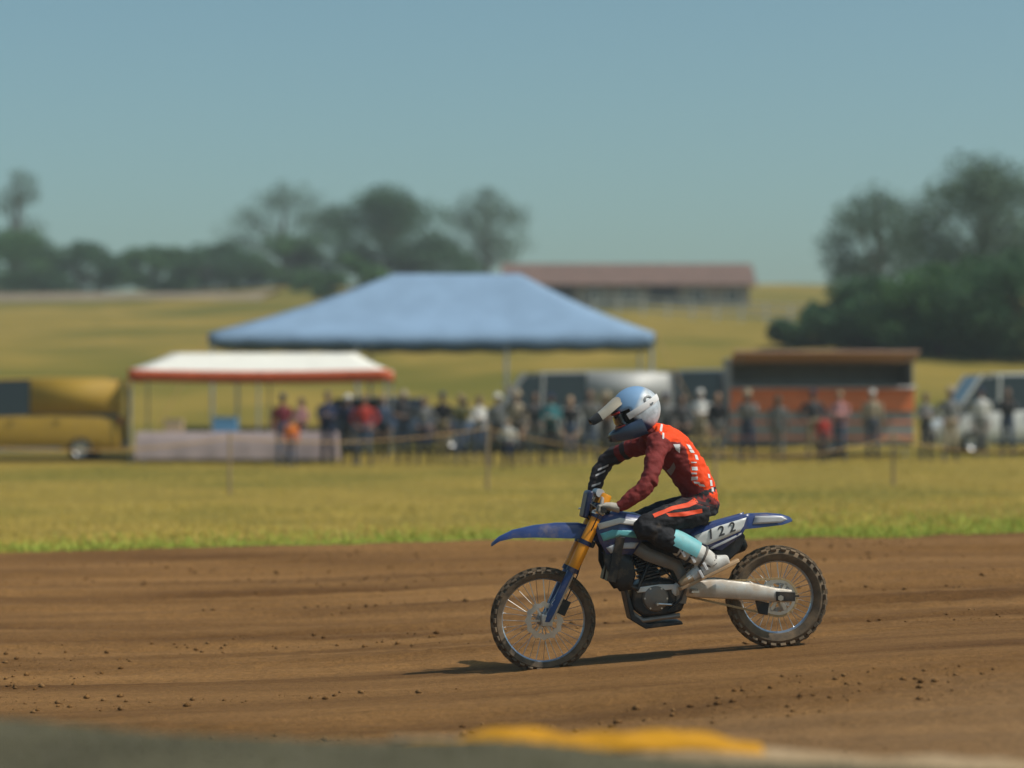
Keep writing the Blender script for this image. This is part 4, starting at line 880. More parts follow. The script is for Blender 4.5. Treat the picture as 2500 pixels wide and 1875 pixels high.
for x in (-hwT + 0.15, hwT - 0.15):
    for y in (-0.28, 0.28): mb = MB(); mb.tube([(x, y, -0.05), (x, y, 0.75)], 0.02, 8); mb.build('leg', M_POLE, tab)
for k, (dx, w_, h_, c_, nm) in enumerate(((-1.6, 0.45, 0.30, (0.42, 0.30, 0.18), 'brown cardboard box on the left end of the draped table'), (-0.3, 0.6, 0.36, (0.10, 0.25, 0.42), 'blue cool box in the middle of the draped table'), (1.2, 0.4, 0.26, (0.5, 0.46, 0.40), 'pale plastic crate on the right end of the draped table'))):
    mb = MB(); m_ = mat(f'box_colour_{k}', c_, 0.7); mb.box((0, 0, h_ / 2), (w_, 0.34, h_)); o = mb.build('box' if k == 0 else ('cool_box' if k == 1 else 'crate'), m_, loc=(tbx + dx, tby, G(tbx, tby) + 0.782), bevel=0.015); tag(o, nm, 'box')
    ld = MB(); ld.box((0, 0, h_ + 0.011), (w_ + 0.02, 0.36, 0.02)); ld.build('lid', mat(f'lid_colour_{k}', tuple(c * 0.7 + 0.12 for c in c_), 0.6), o, bevel=0.004)
# ------------------------------------------------------------------ orange and grey food kiosk trailer
KY = 63.0; kx0, kx1 = WX(1775, KY), WX(2215, KY); kcx = (kx0 + kx1) / 2; kg = G(kcx, KY); kw = (kx1 - kx0); kh = kw / 2
M_KGREY = mat('grey_trailer_panel', (0.30, 0.29, 0.28), 0.5, var=0.1, scale=2, dust=0.2)
M_KOR = mat('orange_panel', (0.78, 0.20, 0.06), 0.5, var=0.1, scale=2, dust=0.12)
M_KPK = mat('faded_orange_awning', (0.46, 0.27, 0.20), 0.75, var=0.1)
M_DARK = mat('dark_interior', (0.03, 0.03, 0.032), 0.8)
M_TYRE = mat('car_tyre', (0.02, 0.02, 0.02), 0.85); M_HUB = mat('wheel_metal', (0.45, 0.45, 0.46), 0.35, metal=0.8)
kio = empty('food_kiosk', (kcx, KY, kg), 0, 'grey catering trailer with orange counter and open hatch left of the white van', 'kiosk')
def kz(py): return 1.7 + (HZ - py) / FPX * KY - kg
def bx(name, x0, x1, y0, y1, z0, z1, m_, par, bev=0.01):
    mb = MB(); mb.box(((x0 + x1) / 2, (y0 + y1) / 2, (z0 + z1) / 2), (x1 - x0, y1 - y0, z1 - z0)); return mb.build(name, m_, par, bevel=bev)
z0k, zc0, zc1, zo, zt = 0.32, kz(1004), kz(950), kz(905), kz(886)
bx('lower_panel', -kh, kh, -1.0, -0.96, z0k, zc0, M_KGREY, kio); bx('counter_panel', -kh - 0.01, kh + 0.01, -1.05, -0.95, zc0, zc1, M_KOR, kio)
bx('counter_shelf', -kh - 0.03, kh + 0.03, -1.30, -0.94, zc1, zc1 + 0.05, M_HUB, kio)
bx('back_panel', -kh, kh, 0.96, 1.0, z0k, zt, M_KGREY, kio); bx('end_panel', -kh, -kh + 0.04, -0.95, 0.955, z0k, zt, M_KGREY, kio); bx('end_panel', kh - 0.04, kh, -0.95, 0.955, z0k, zt, M_KGREY, kio)
bx('floor_panel', -kh, kh, -0.95, 0.95, z0k - 0.06, z0k - 0.002, M_DARK, kio); bx('roof', -kh - 0.05, kh + 0.05, -1.05, 1.05, zt + 0.002, zt + 0.10, M_KGREY, kio, 0.03)
aw = MB(); aw.box((0, -1.5, zt + 0.12), (kw, 1.0, 0.05), Matrix.Rotation(R(-14), 3, 'X')); aw.build('awning', M_KPK, kio, bevel=0.01)
for x in (-kh + 0.2, kh - 0.2): mb = MB(); mb.tube([(x, -1.0, zc1 + 0.5), (x, -1.9, zt + 0.2)], 0.015, 8); mb.build('gas_strut', M_POLE, kio)
bx('trim_strip', -kh - 0.005, kh + 0.005, -1.012, -0.99, z0k + 0.12, z0k + 0.19, M_KOR, kio, 0.004); bx('trim_strip', -kh - 0.005, kh + 0.005, -1.012, -0.99, zc0 - 0.32, zc0 - 0.25, M_KOR, kio, 0.004)
bx('shelf', -kh + 0.1, kh - 0.1, 0.55, 0.9, zc1 + 0.15, zc1 + 0.18, M_HUB, kio, 0.004)
def road_wheel(par, x, y, z, r=0.32, wd=0.2):
    mb = MB(); mb.lathe([(r * 0.6, -wd / 2), (r * 0.85, -wd / 2), (r * 0.97, -wd * 0.38), (r, 0), (r * 0.97, wd * 0.38), (r * 0.85, wd / 2), (r * 0.6, wd / 2)], (x, y, z), n=24); t = mb.build('wheel', M_TYRE, par)
    hb_ = MB(); sgn = -1 if y < 0 else 1
    hb_.lathe([(0, sgn * wd * 0.30), (r * 0.2, sgn * wd * 0.34), (r * 0.52, sgn * wd * 0.36), (r * 0.62, sgn * wd * 0.48), (r * 0.62, -sgn * wd * 0.3)], (x, y, z), n=24)
    for k in range(5): a = k * 2 * math.pi / 5; hb_.box((x + r * 0.36 * math.cos(a), y + sgn * wd * 0.38, z + r * 0.36 * math.sin(a)), (r * 0.5, 0.02, r * 0.14), Matrix.Rotation(-a, 3, 'Y'))
    hb_.build('rim', M_HUB, t); return t
for y in (-0.85, 0.85): road_wheel(kio, 0.3, y, 0.30, 0.30)
mb = MB(); mb.tube([(-kh - 1.1, 0, 0.34), (-kh + 0.1, -0.5, 0.30)], 0.035, 8); mb.tube([(-kh - 1.1, 0, 0.34), (-kh + 0.1, 0.5, 0.30)], 0.035, 8); mb.build('tow_bar', M_POLE, kio)
for x in (-kh + 0.2, kh - 0.2):
    for y in (-0.8, 0.8): gz = G(kcx + x, KY + y) - kg; mb = MB(); mb.tube([(x, y, gz - 0.02), (x, y, z0k - 0.05)], 0.03, 8); mb.box((x, y, gz + 0.01), (0.16, 0.16, 0.02)); mb.build('jack_leg', M_POLE, kio)
# ------------------------------------------------------------------ vehicles
M_GLASS = mat('dark_car_glass', (0.02, 0.025, 0.03), 0.08, var=0.02, coat=0.3)
M_LAMP = mat('clear_lamp', (0.6, 0.6, 0.58), 0.15); M_TAIL = mat('red_lamp', (0.35, 0.02, 0.02), 0.2); M_TRIM = mat('black_trim', (0.02, 0.02, 0.022), 0.6)
def vehicle(name, label, cat, px, Y, rz, paint, kind, group=None, lower=None):
    x = WX(px, Y); g = G(x, Y); root = empty(name, (x, Y, g), rz, label, cat, group); L, H = {'estate': (4.5, 1.48), 'hatch': (4.0, 1.47), 'van': (5.2, 2.15)}[kind]
    h2 = L / 2; belt = 0.95 if kind != 'van' else 1.22; k = MB(); secs = []
    prof = [(-1.0, 0.62, 0.66), (-0.96, 0.80, 0.74), (-0.75, 0.93, belt * 0.88), (-0.45, 0.98, belt * 0.97), (0.3, 1.0, belt), (0.80, 0.98, belt), (0.95, 0.90, belt * 0.96), (1.0, 0.72, belt * 0.80)]
    hw0 = 0.87 if kind != 'van' else 0.96
    for fx, fw, top in prof:
        hw = hw0 * fw; X = fx * h2
        half = [(hw * 0.86, 0.22), (hw * 0.97, 0.34), (hw, 0.58), (hw * 0.985, top * 0.86), (hw * 0.90, top), (0, top + 0.025)]
        secs.append([Vector((X, y, z)) for y, z in half] + [Vector((X, -y, z)) for y, z in half[-2::-1]])
    k.rings(secs); body = k.build('body', paint, root, smooth=40)
    if kind == 'van': A = [(-0.78, belt - 0.12), (-0.52, H - 0.08), (0.98, H - 0.05), (0.995, belt - 0.12)]
    elif kind == 'estate': A = [(-0.45, belt - 0.03), (-0.15, H - 0.06), (0.80, H - 0.08), (0.96, belt - 0.03)]
    else: A = [(-0.45, belt - 0.03), (-0.12, H - 0.05), (0.66, H - 0.08), (0.95, belt - 0.03)]
    wb, wt = hw0 * 0.93, hw0 * 0.74 if kind != 'van' else hw0 * 0.88
    gl = MB(); pts = []
    for (fx, z), hw in zip(A, (wb, wt, wt, wb)): pts += [Vector((fx * h2, -hw, z)), Vector((fx * h2, hw, z))]
    gl.add(pts, [(0, 1, 3, 2), (2, 3, 5, 4), (4, 5, 7, 6), (0, 2, 4, 6), (1, 7, 5, 3), (0, 6, 7, 1)]); gl.build('window', M_GLASS, root, smooth=0)
    rf2 = MB(); z1 = A[1][1]; secs = []
    for t, dz in ((0, -0.02), (0.12, 0.035), (0.5, 0.055), (0.9, 0.04), (1, -0.01)):
        X = (A[1][0] + (A[2][0] - A[1][0]) * t) * h2; zz = z1 + (A[2][1] - z1) * t + dz
        secs.append([Vector((X, wt * u, zz - 0.04 * abs(u) ** 4)) for u in (-1.02, -0.9, -0.5, 0, 0.5, 0.9, 1.02)] + [Vector((X, wt * u, zz - 0.07)) for u in (1.02, 0, -1.02)])
    rf2.rings(secs); rf2.build('roof', paint, root, smooth=40)
    for s in (-1, 1):
        pl = [(A[0], A[1], 0.0, 0.0), (A[3], A[2], 0, 0)]
        for (a, b2, _, _) in pl:
            mb = MB(); mb.tube([(a[0] * h2, s * wb, a[1]), (b2[0] * h2, s * wt, b2[1])], 0.045, 8); mb.build('pillar', paint, root)
        for t in ((0.22, 0.66) if kind != 'van' else (0.12,)):
            X = (A[1][0] + (A[2][0] - A[1][0]) * t) * h2; mb = MB(); mb.tube([(X - 0.04, s * wb, belt - 0.05), (X, s * wt, z1)], 0.04, 8); mb.build('pillar', paint if kind == 'van' else M_TRIM, root)
        if kind == 'van':
            X0 = (A[1][0] + (A[2][0] - A[1][0]) * 0.42) * h2; X1 = A[2][0] * h2; mb = MB()
            mb.add([Vector((X0, s * (wb + 0.012), belt - 0.02)), Vector((X1, s * (wb + 0.012), belt - 0.02)), Vector((X1, s * (wt + 0.012), z1)), Vector((X0, s * (wt + 0.012), z1))], [(0, 1, 2, 3)]); o = mb.build('side_panel', paint, root); md = o.modifiers.new('s', 'SOLIDIFY'); md.thickness = 0.02
        for fx in (-0.62, 0.60): road_wheel(root, fx * h2, s * (hw0 - 0.10), 0.31, 0.31)
        lp = MB(); lp.ball((-0.955 * h2, s * hw0 * 0.62, 0.66), (0.10, 0.16, 0.07), 12, 8); lp.build('headlight', M_LAMP, root)
        tl = MB(); tl.box((0.975 * h2, s * hw0 * 0.74, belt * 0.84), (0.10, 0.12, 0.22)); tl.build('taillight', M_TAIL, root, bevel=0.02)
        mr = MB(); mr.ball((A[0][0] * h2 + 0.35, s * (wb + 0.12), belt + 0.06), (0.06, 0.10, 0.07), 10, 8); mr.build('mirror', M_TRIM, root)
        sl_ = MB(); sl_.box((0, s * hw0 * 0.98, 0.28), (L * 0.42, 0.05, 0.10)); sl_.build('sill', lower or M_TRIM, root, bevel=0.01)
        for fx in (-0.28, 0.16): mb = MB(); mb.box((fx * h2 + 0.55, s * (hw0 + 0.003), belt * 0.82), (0.16, 0.02, 0.03)); mb.build('door_handle', M_TRIM, root, bevel=0.006)
    for fx in (-0.985, 0.985): mb = MB(); mb.box((fx * h2, 0, 0.42), (0.10, hw0 * 1.45, 0.16)); mb.build('bumper', lower or M_TRIM, root, bevel=0.03)
    return root
P_SIL = mat('silver_paint', (0.40, 0.40, 0.39), 0.55, metal=0.2, var=0.04, dust=0.3); P_GREY = mat('grey_paint', (0.16, 0.165, 0.17), 0.35, var=0.04, coat=0.4, dust=0.1)
P_WHITE = mat('white_paint', (0.66, 0.64, 0.60), 0.35, var=0.04, coat=0.4, dust=0.1); P_YEL = mat('mustard_paint', (0.36, 0.215, 0.015), 0.7, var=0.08, dust=0.25)
P_LOW = mat('blue_grey_cladding', (0.16, 0.17, 0.18), 0.6, var=0.1)
vehicle('parked_van', 'silver van parked behind the spectators right of the marquee poles', 'van', 1400, 66.0, R(3), P_SIL, 'van', 'vans parked behind the crowd')
vehicle('parked_van', 'dark grey van parked between the silver van and the kiosk', 'van', 1735, 68.0, R(-4), P_GREY, 'van', 'vans parked behind the crowd')
vehicle('parked_van', 'white van parked at the right edge beside the kiosk', 'van', 2500, 64.0, R(4), P_WHITE, 'van')
vehicle('parked_van', 'mustard yellow van parked at the left edge of the field', 'van', 60, 62.5, R(2), P_YEL, 'van', lower=P_LOW)
vehicle('parked_car', 'dark blue estate car parked behind the right end of the white canopy', 'car', 985, 65.3, R(182), mat('blue_grey_paint', (0.05, 0.08, 0.14), 0.35, var=0.04, coat=0.4), 'estate')

# ------------------------------------------------------------------ spectators
SK = [mat(f'spectator_skin_{i}', c, 0.6, var=0.06) for i, c in enumerate(((0.50, 0.30, 0.21), (0.40, 0.23, 0.15), (0.22, 0.12, 0.075)))]
SHOE = mat('dark_shoes', (0.03, 0.028, 0.027), 0.7)
CLOTH_C = {'navy': (0.02, 0.03, 0.07), 'black': (0.015, 0.015, 0.017), 'grey': (0.16, 0.16, 0.16), 'charcoal': (0.05, 0.05, 0.055), 'white': (0.62, 0.60, 0.57), 'beige': (0.36, 0.29, 0.20), 'olive': (0.10, 0.10, 0.045),
           'maroon': (0.14, 0.02, 0.03), 'blue': (0.05, 0.11, 0.26), 'denim': (0.06, 0.085, 0.14), 'orange': (0.62, 0.16, 0.03), 'pink': (0.50, 0.24, 0.24), 'khaki': (0.24, 0.19, 0.11), 'teal': (0.04, 0.16, 0.18), 'red': (0.38, 0.04, 0.03), 'brown': (0.12, 0.07, 0.04)}
CM = {k: mat('cloth_' + k, v, 0.85, var=0.12, scale=10, bump=0.2, bscale=30, spec=0.2) for k, v in CLOTH_C.items()}
HAIR_C = [mat('hair_dark', (0.025, 0.017, 0.012), 0.6), mat('hair_brown', (0.09, 0.05, 0.025), 0.6), mat('hair_fair', (0.32, 0.22, 0.10), 0.6)]
def person_mesh(pose, fem):
    ps = []; S = 1.0
    def L(mi, pts, rad, n=10, side=None): mb = MB(); mb.tube(pts, rad, n, side); ps.append((mi, mb))
    wst = 0.125 if fem else 0.145; hip = 0.165 if fem else 0.155; sh = 0.165 if fem else 0.19
    stg = {'folded': 0.02, 'hips': 0.05, 'hang': 0.0, 'photo': 0.03, 'wave': 0.04}[pose]
    for s in (-1, 1):
        yk = -0.02 - stg * (s > 0); 
        L(2, [(s * 0.085, 0, 0.93), (s * 0.098, yk, 0.50), (s * (0.105 + stg), 0.02 + stg * s, 0.10)], [0.088, 0.062, 0.048])
        L(3, [(s * (0.105 + stg), 0.035 + stg * s, 0.075), (s * (0.11 + stg), -0.03 + stg * s, 0.055), (s * (0.12 + stg), -0.15 + stg * s, 0.035)], [(0.042, 0.048), (0.042, 0.045), (0.036, 0.03)], 10, (1, 0, 0))
    L(2, [(0, 0, 0.86), (0, 0, 0.95), (0, 0, 1.03)], [(hip * 0.8, 0.09), (hip, 0.108), (wst, 0.10)], 14, (1, 0, 0))
    L(1, [(0, 0, 0.93), (0, 0, 1.08), (0, -0.005, 1.27), (0, 0, 1.40), (0, 0.005, 1.47)], [(hip + 0.012, 0.118), (wst + 0.008, 0.108), (sh - 0.008, 0.122), (sh - 0.01, 0.095), (0.075, 0.06)], 16, (1, 0, 0))
    L(0, [(0, 0.005, 1.44), (0, -0.005, 1.56)], [0.052, 0.05]); mb = MB(); mb.ball((0, -0.01, 1.635), (0.076, 0.094, 0.115), 14, 10); ps.append((0, mb))
    mb = MB(); mb.tube([(0, -0.095, 1.65), (0, -0.118, 1.61), (0, -0.098, 1.60)], [0.010, 0.016, 0.010], 8); ps.append((0, mb))
    for s in (-1, 1): mb = MB(); mb.ball((s * 0.077, 0.0, 1.63), (0.012, 0.022, 0.032), 8, 6); ps.append((0, mb))
    for s in (-1, 1):
        a = Vector((s * sh, 0, 1.405))
        if pose == 'hang': e, w_ = Vector((s * 0.235, 0.03, 1.13)), Vector((s * 0.225, -0.05, 0.89))
        elif pose == 'hips': e, w_ = Vector((s * 0.35, 0.06, 1.16)), Vector((s * 0.19, -0.05, 1.00))
        elif pose == 'folded': e, w_ = Vector((s * 0.235, -0.03, 1.13)), Vector((-s * 0.04, -0.19, 1.16 + 0.03 * s))
        elif pose == 'photo': e, w_ = Vector((s * 0.22, -0.16, 1.22)), Vector((s * 0.06, -0.24, 1.47))
        else: e, w_ = (Vector((0.33, -0.06, 1.50)), Vector((0.30, -0.10, 1.78))) if s > 0 else (Vector((-0.235, 0.03, 1.13)), Vector((-0.225, -0.05, 0.89)))
        L(1, [a, a.lerp(e, 0.55), e], [0.062, 0.052, 0.043]); L(1, [e, e.lerp(w_, 0.6), w_], [0.044, 0.04, 0.032])
        d = (w_ - e).normalized(); sd = d.orthogonal().normalized(); L(0, [w_, w_ + d * 0.05, w_ + d * 0.085], [0.026, (0.038, 0.02), (0.036, 0.018)], 10, sd)
        for k in range(4): b0 = w_ + d * 0.08 + sd * (-0.027 + 0.018 * k); L(0, [b0, b0 + d * (0.05 + 0.008 * (k in (1, 2))) , b0 + d * 0.07 + d.cross(sd) * 0.02], [0.009, 0.008, 0.006], 6)
        b0 = w_ + d * 0.03 + sd * 0.034; L(0, [b0, b0 + d * 0.035 + sd * 0.02, b0 + d * 0.06 + sd * 0.022], [0.011, 0.009, 0.007], 6)
    return organic('body', ps, [SK[0], CM['grey'], CM['denim'], SHOE], 0.018, 3, 0.004, 9)
POSES = ['folded', 'hips', 'hang', 'photo', 'wave']
PM = {(p, f): person_mesh(p, f) for p, f in (('folded', 0), ('hips', 0), ('hang', 0), ('photo', 0), ('wave', 0), ('folded', 1), ('hang', 1), ('hips', 1))}
def hair_mesh(kind):
    mb = MB()
    if kind == 'cap': mb.ball((0, -0.006, 1.675), (0.086, 0.104, 0.085), 14, 10); mb.tube([(0, -0.09, 1.685), (0, -0.18, 1.668)], [(0.075, 0.008), (0.055, 0.006)], 12, (1, 0, 0))
    elif kind == 'long': mb.ball((0, 0.012, 1.665), (0.088, 0.098, 0.098), 14, 10); mb.tube([(0, 0.05, 1.68), (0, 0.075, 1.55), (0, 0.08, 1.40)], [(0.085, 0.06), (0.085, 0.045), (0.06, 0.025)], 12, (1, 0, 0))
    elif kind == 'hat': mb.lathe([(0.0, 1.80), (0.06, 1.795), (0.085, 1.77), (0.09, 1.69), (0.165, 1.675), (0.165, 1.668), (0.08, 1.672)], (0, 0, 0), axis='Z', n=20)
    else: mb.ball((0, 0.014, 1.672), (0.082, 0.096, 0.092), 14, 10)
    return mb.mesh('hair', HAIR_C[0], 60)
HM = {k: hair_mesh(k) for k in ('cap', 'long', 'hat', 'short')}
PLURAL = {'folded': 'arms folded', 'hips': 'hands on hips', 'hang': 'arms hanging', 'photo': 'raising a camera', 'wave': 'one arm raised'}
# (photo x, depth, pose, female, top, trousers, headwear, hair shade, height, turn, where)
crowd = [(690, 60.2, 'hang', 0, 'maroon', 'denim', 'cap', 0, 1.02, 10, 'by the draped table'), (735, 60.6, 'folded', 1, 'pink', 'charcoal', 'long', 1, .94, -15, 'by the draped table'),
 (800, 60.0, 'folded', 0, 'navy', 'navy', 'short', 0, 1.04, 5, 'below the white canopy'), (850, 60.3, 'photo', 0, 'navy', 'charcoal', 'cap', 1, 1.0, -8, 'below the white canopy'),
 (890, 59.6, 'hips', 0, 'red', 'denim', 'short', 1, 1.0, 12, 'right of the white canopy'), (935, 60.4, 'hang', 1, 'denim', 'black', 'long', 2, .95, 0, 'right of the white canopy'),
 (985, 59.8, 'folded', 0, 'charcoal', 'denim', 'hat', 0, 1.03, -12, 'right of the white canopy'), (1035, 60.2, 'hips', 1, 'grey', 'navy', 'long', 0, .96, 10, 'under the blue marquee'),
 (1080, 59.9, 'hang', 0, 'black', 'khaki', 'cap', 0, 1.01, 0, 'under the blue marquee'), (1125, 60.5, 'photo', 0, 'olive', 'denim', 'short', 2, .99, 14, 'under the blue marquee'),
 (1170, 60.0, 'folded', 1, 'white', 'denim', 'long', 1, .95, -10, 'under the blue marquee'), (1215, 59.7, 'wave', 0, 'grey', 'black', 'cap', 1, 1.0, 6, 'under the blue marquee'),
 (1262, 60.3, 'hang', 0, 'beige', 'charcoal', 'hat', 0, 1.02, -6, 'under the blue marquee'), (1305, 60.1, 'hips', 0, 'charcoal', 'grey', 'short', 0, 1.0, 10, 'before the silver van'),
 (1345, 59.8, 'folded', 0, 'teal', 'black', 'cap', 0, .99, 0, 'before the silver van'), (1392, 60.4, 'hang', 1, 'black', 'denim', 'long', 2, .94, 12, 'before the silver van'),
 (1440, 60.0, 'photo', 0, 'grey', 'denim', 'short', 1, 1.03, -8, 'left of the helmet'), (1480, 60.6, 'folded', 0, 'brown', 'charcoal', 'hat', 0, 1.0, 0, 'left of the helmet'),
 (1625, 60.2, 'hang', 0, 'grey', 'charcoal', 'cap', 0, 1.0, 8, 'right of the helmet'), (1665, 59.8, 'hips', 1, 'charcoal', 'black', 'long', 0, .96, -10, 'right of the helmet'),
 (1710, 60.3, 'folded', 0, 'white', 'khaki', 'cap', 1, 1.02, 4, 'right of the helmet'), (1752, 60.0, 'hang', 0, 'black', 'grey', 'short', 0, .98, 0, 'at the kiosk'),
 (1825, 59.6, 'photo', 0, 'grey', 'navy', 'hat', 0, 1.0, -12, 'at the kiosk'), (1900, 60.1, 'hang', 1, 'grey', 'grey', 'long', 1, .95, 160, 'at the kiosk'),
 (1985, 60.4, 'hips', 0, 'charcoal', 'khaki', 'cap', 0, 1.01, 10, 'at the kiosk'), (2050, 59.8, 'folded', 0, 'pink', 'denim', 'short', 2, .98, -6, 'at the kiosk'),
 (2130, 60.2, 'hang', 0, 'beige', 'denim', 'cap', 1, 1.0, 170, 'at the kiosk'), (2260, 59.9, 'folded', 1, 'grey', 'charcoal', 'short', 0, .95, 8, 'by the white van'),
 (2320, 60.3, 'hips', 0, 'grey', 'beige', 'hat', 0, 1.02, 0, 'by the white van'), (2395, 60.0, 'hang', 0, 'white', 'grey', 'cap', 0, 1.0, -10, 'by the white van'), (2460, 60.5, 'photo', 0, 'charcoal', 'denim', 'short', 1, .99, 10, 'by the white van'),
 (712, 58.8, 'hang', 0, 'orange', 'denim', 'short', 1, .70, 5, 'child by the draped table'), (1240, 58.6, 'hips', 1, 'white', 'navy', 'long', 2, .66, -5, 'child under the blue marquee'), (2010, 58.9, 'hang', 0, 'red', 'charcoal', 'cap', 0, .72, 15, 'child at the kiosk')]
seen_labels = set()
for (px, Y, pose, fem, top, tro, head, hs, hgt, turn, where) in crowd:
    Y += ((px * 37) % 29) / 29 * 3.0 - 1.7; turn += (px * 13) % 41 - 20
    x = WX(px, Y); who, where = ('child', where[6:]) if where.startswith('child ') else ('spectator', where); lab = f'{who} in {top} top and {tro} trousers, {PLURAL[pose]}, {where}'
    assert lab not in seen_labels; seen_labels.add(lab)
    root = empty('person', (x, Y, G(x, Y) - 0.006), R(turn), lab, 'person', 'spectators standing along the far side')
    root.scale = (hgt, hgt, hgt); b_ = link_mesh('body', PM[(pose, fem)], root)
    for i, m_ in enumerate((SK[(px // 7) % 3 if px % 5 else 2], CM[top], CM[tro], SHOE)): b_.material_slots[i].link = 'OBJECT'; b_.material_slots[i].material = m_
    h = link_mesh('hair' if head in ('short', 'long') else ('cap' if head == 'cap' else 'sun_hat'), HM[head], root); h.material_slots[0].link = 'OBJECT'
    h.material_slots[0].material = HAIR_C[hs] if head in ('short', 'long') else CM[('navy', 'white', 'red')[hs] if head == 'cap' else 'beige']
    if pose == 'photo':
        ph = MB(); ph.box((0, -0.30, 1.56), (0.15, 0.05, 0.09)); ph.tube([(0, -0.32, 1.56), (0, -0.37, 1.56)], 0.03, 10)
        c_ = ph.build('camera', M_TRIM, None, bevel=0.008); c_.location = root.location; c_.rotation_euler = root.rotation_euler; c_.scale = root.scale
        tag(c_, f'small black camera held up by the spectator in {top} top {where}', 'camera', 'cameras held by spectators')

# ------------------------------------------------------------------ barn on the hill
BY = 178.0; bx0, bx1 = WX(1240, BY), WX(1830, BY); bcx = (bx0 + bx1) / 2; bg_ = G(bcx, BY) - 0.3; bw = bx1 - bx0
barn = empty('barn', (bcx, BY, bg_), 0, 'long low barn with red-brown roof on the hill behind the blue marquee', 'building')
zt_b = 1.7 + (HZ - 692) / FPX * BY - bg_; zr_b = 1.7 + (HZ - 636) / FPX * BY - bg_
M_WALL = mat('grey_beige_wall', (0.27, 0.235, 0.20), 0.9, var=0.12, scale=0.8); M_ROOF = mat('red_brown_roof', (0.15, 0.088, 0.068), 0.85, var=0.2, scale=1.5)
wl = MB(); wl.box((0, 3.5, zt_b / 2 - 0.5), (bw, 7, zt_b + 1)); wl.prism([], 0, 0) if False else None
wl.build('wall', M_WALL, barn)
rb = MB(); ov = 0.5
rb.add([Vector((-bw / 2 - ov, -ov, zt_b - 0.1)), Vector((bw / 2 + ov, -ov, zt_b - 0.1)), Vector((bw / 2 + ov, 3.5, zr_b)), Vector((-bw / 2 - ov, 3.5, zr_b)), Vector((bw / 2 + ov, 7 + ov, zt_b - 0.1)), Vector((-bw / 2 - ov, 7 + ov, zt_b - 0.1))], [(0, 1, 2, 3), (3, 2, 4, 5)])
o = rb.build('roof', M_ROOF, barn, smooth=0); md = o.modifiers.new('s', 'SOLIDIFY'); md.thickness = 0.15
for s in (-1, 1): gb = MB(); gb.add([Vector((s * bw / 2, 0, zt_b)), Vector((s * bw / 2, 7, zt_b)), Vector((s * bw / 2, 3.5, zr_b - 0.1))], [(0, 1, 2)]); gb.build('gable', M_WALL, barn)
nw = 7
for k in range(nw):
    X = -bw / 2 + bw * (k + 0.5) / nw; op = MB()
    if k in (1, 4): op.box((X, 0.0, 0.95), (2.0, 0.16, 1.9)); d_ = op.build('door', M_DARK, barn); hd = MB(); hd.box((X + 0.6, -0.11, 0.9), (0.25, 0.06, 0.06)); hd.build('handle', M_HUB, d_)
    else:
        op.box((X, -0.02, zt_b * 0.55), (1.0, 0.1, 0.8)); w_ = op.build('window', M_GLASS, barn)
        fw = MB()
        for (dx, dz, sx, sz) in ((0, 0.42, 1.16, 0.08), (0, -0.42, 1.16, 0.08), (-0.54, 0, 0.08, 0.76), (0.54, 0, 0.08, 0.76), (0, 0, 0.05, 0.76)): fw.box((X + dx, -0.06, zt_b * 0.55 + dz), (sx, 0.08, sz))
        fw.build('frame', P_WHITE, w_)
# white post-and-rail fence on the slope
M_WF = mat('whitewashed_rail', (0.60, 0.58, 0.52), 0.8, var=0.12, scale=4)
fpts = [(px, 158 - (px - 1450) / 800 * 26) for px in range(1450, 2291, 60)]
fe = empty('rail_fence', (WX(1450, 158), 158, G(WX(1450, 158), 158)), 0, 'white post-and-rail fence crossing the hillside right of the blue marquee', 'fence'); fo = Vector(fe.location)
wp = [Vector((WX(px, Y), Y, G(WX(px, Y), Y))) for px, Y in fpts]
for p in wp: mb = MB(fo); mb.box(p + Vector((0, 0, 0.55)), (0.14, 0.14, 1.3)); mb.build('post', M_WF, fe)
for a, b_ in zip(wp[:-1], wp[1:]):
    for hz_ in (0.35, 0.72, 1.08):
        mb = MB(fo); d = b_ - a; mb.tube([a + Vector((0, -0.09, hz_)), b_ + Vector((0, -0.09, hz_))], [(0.07, 0.025)] * 2, 4, (0, 0, 1)); mb.build('rail', M_WF, fe, smooth=0)

# ------------------------------------------------------------------ marshal's yellow flag on the bank
FLX, FLY = WX(1425, 7.74), 7.74; fz = float(ridge_z(np.array([FLX]), np.array([FLY]))[0])
flag = empty('marshal_flag', (FLX, FLY, fz), R(2), 'yellow flag with wooden stick lying on the pale soil ridge behind the dark foreground bank', 'flag')
M_FLAG = mat('yellow_cloth', (0.50, 0.23, 0.010), 0.7, var=0.12, scale=6, spec=0.2)
V = []; F = []; nu, nv = 60, 16; L_ = 1.16
for i in range(nu + 1):
    u = i / nu; x = (u - 0.5) * L_; X_ = FLX + x
    hgt = 0.058 * math.sin(math.pi * u) ** 1.3 * (0.85 + 0.15 * math.sin(u * 9)) + 0.004
    for j in range(nv + 1):
        v = j / nv; yy = v * 0.20 - 0.03; gz = float(ridge_z(np.array([X_]), np.array([FLY + yy]))[0]) - fz
        V.append(Vector((x, yy, max(gz, -0.02) + hgt * math.sin(math.pi * v) ** 0.7 + 0.006 * math.sin(u * 40 + v * 9) * math.sin(math.pi * v) + 0.004)))
for i in range(nu):
    for j in range(nv): a = i * (nv + 1) + j; F.append((a, a + 1, a + nv + 2, a + nv + 1))
mb = MB(); mb.add(V, F); o = mb.build('cloth', M_FLAG, flag, smooth=60); md = o.modifiers.new('s', 'SOLIDIFY'); md.thickness = 0.004
mb = MB(); mb.tube([(-0.62, 0.10, float(ridge_z(np.array([FLX - 0.62]), np.array([FLY + .1]))[0]) - fz + 0.012), (0.50, 0.10, float(ridge_z(np.array([FLX + 0.5]), np.array([FLY + .1]))[0]) - fz + 0.012)], 0.010, 8); mb.build('stick', M_WOOD, flag)

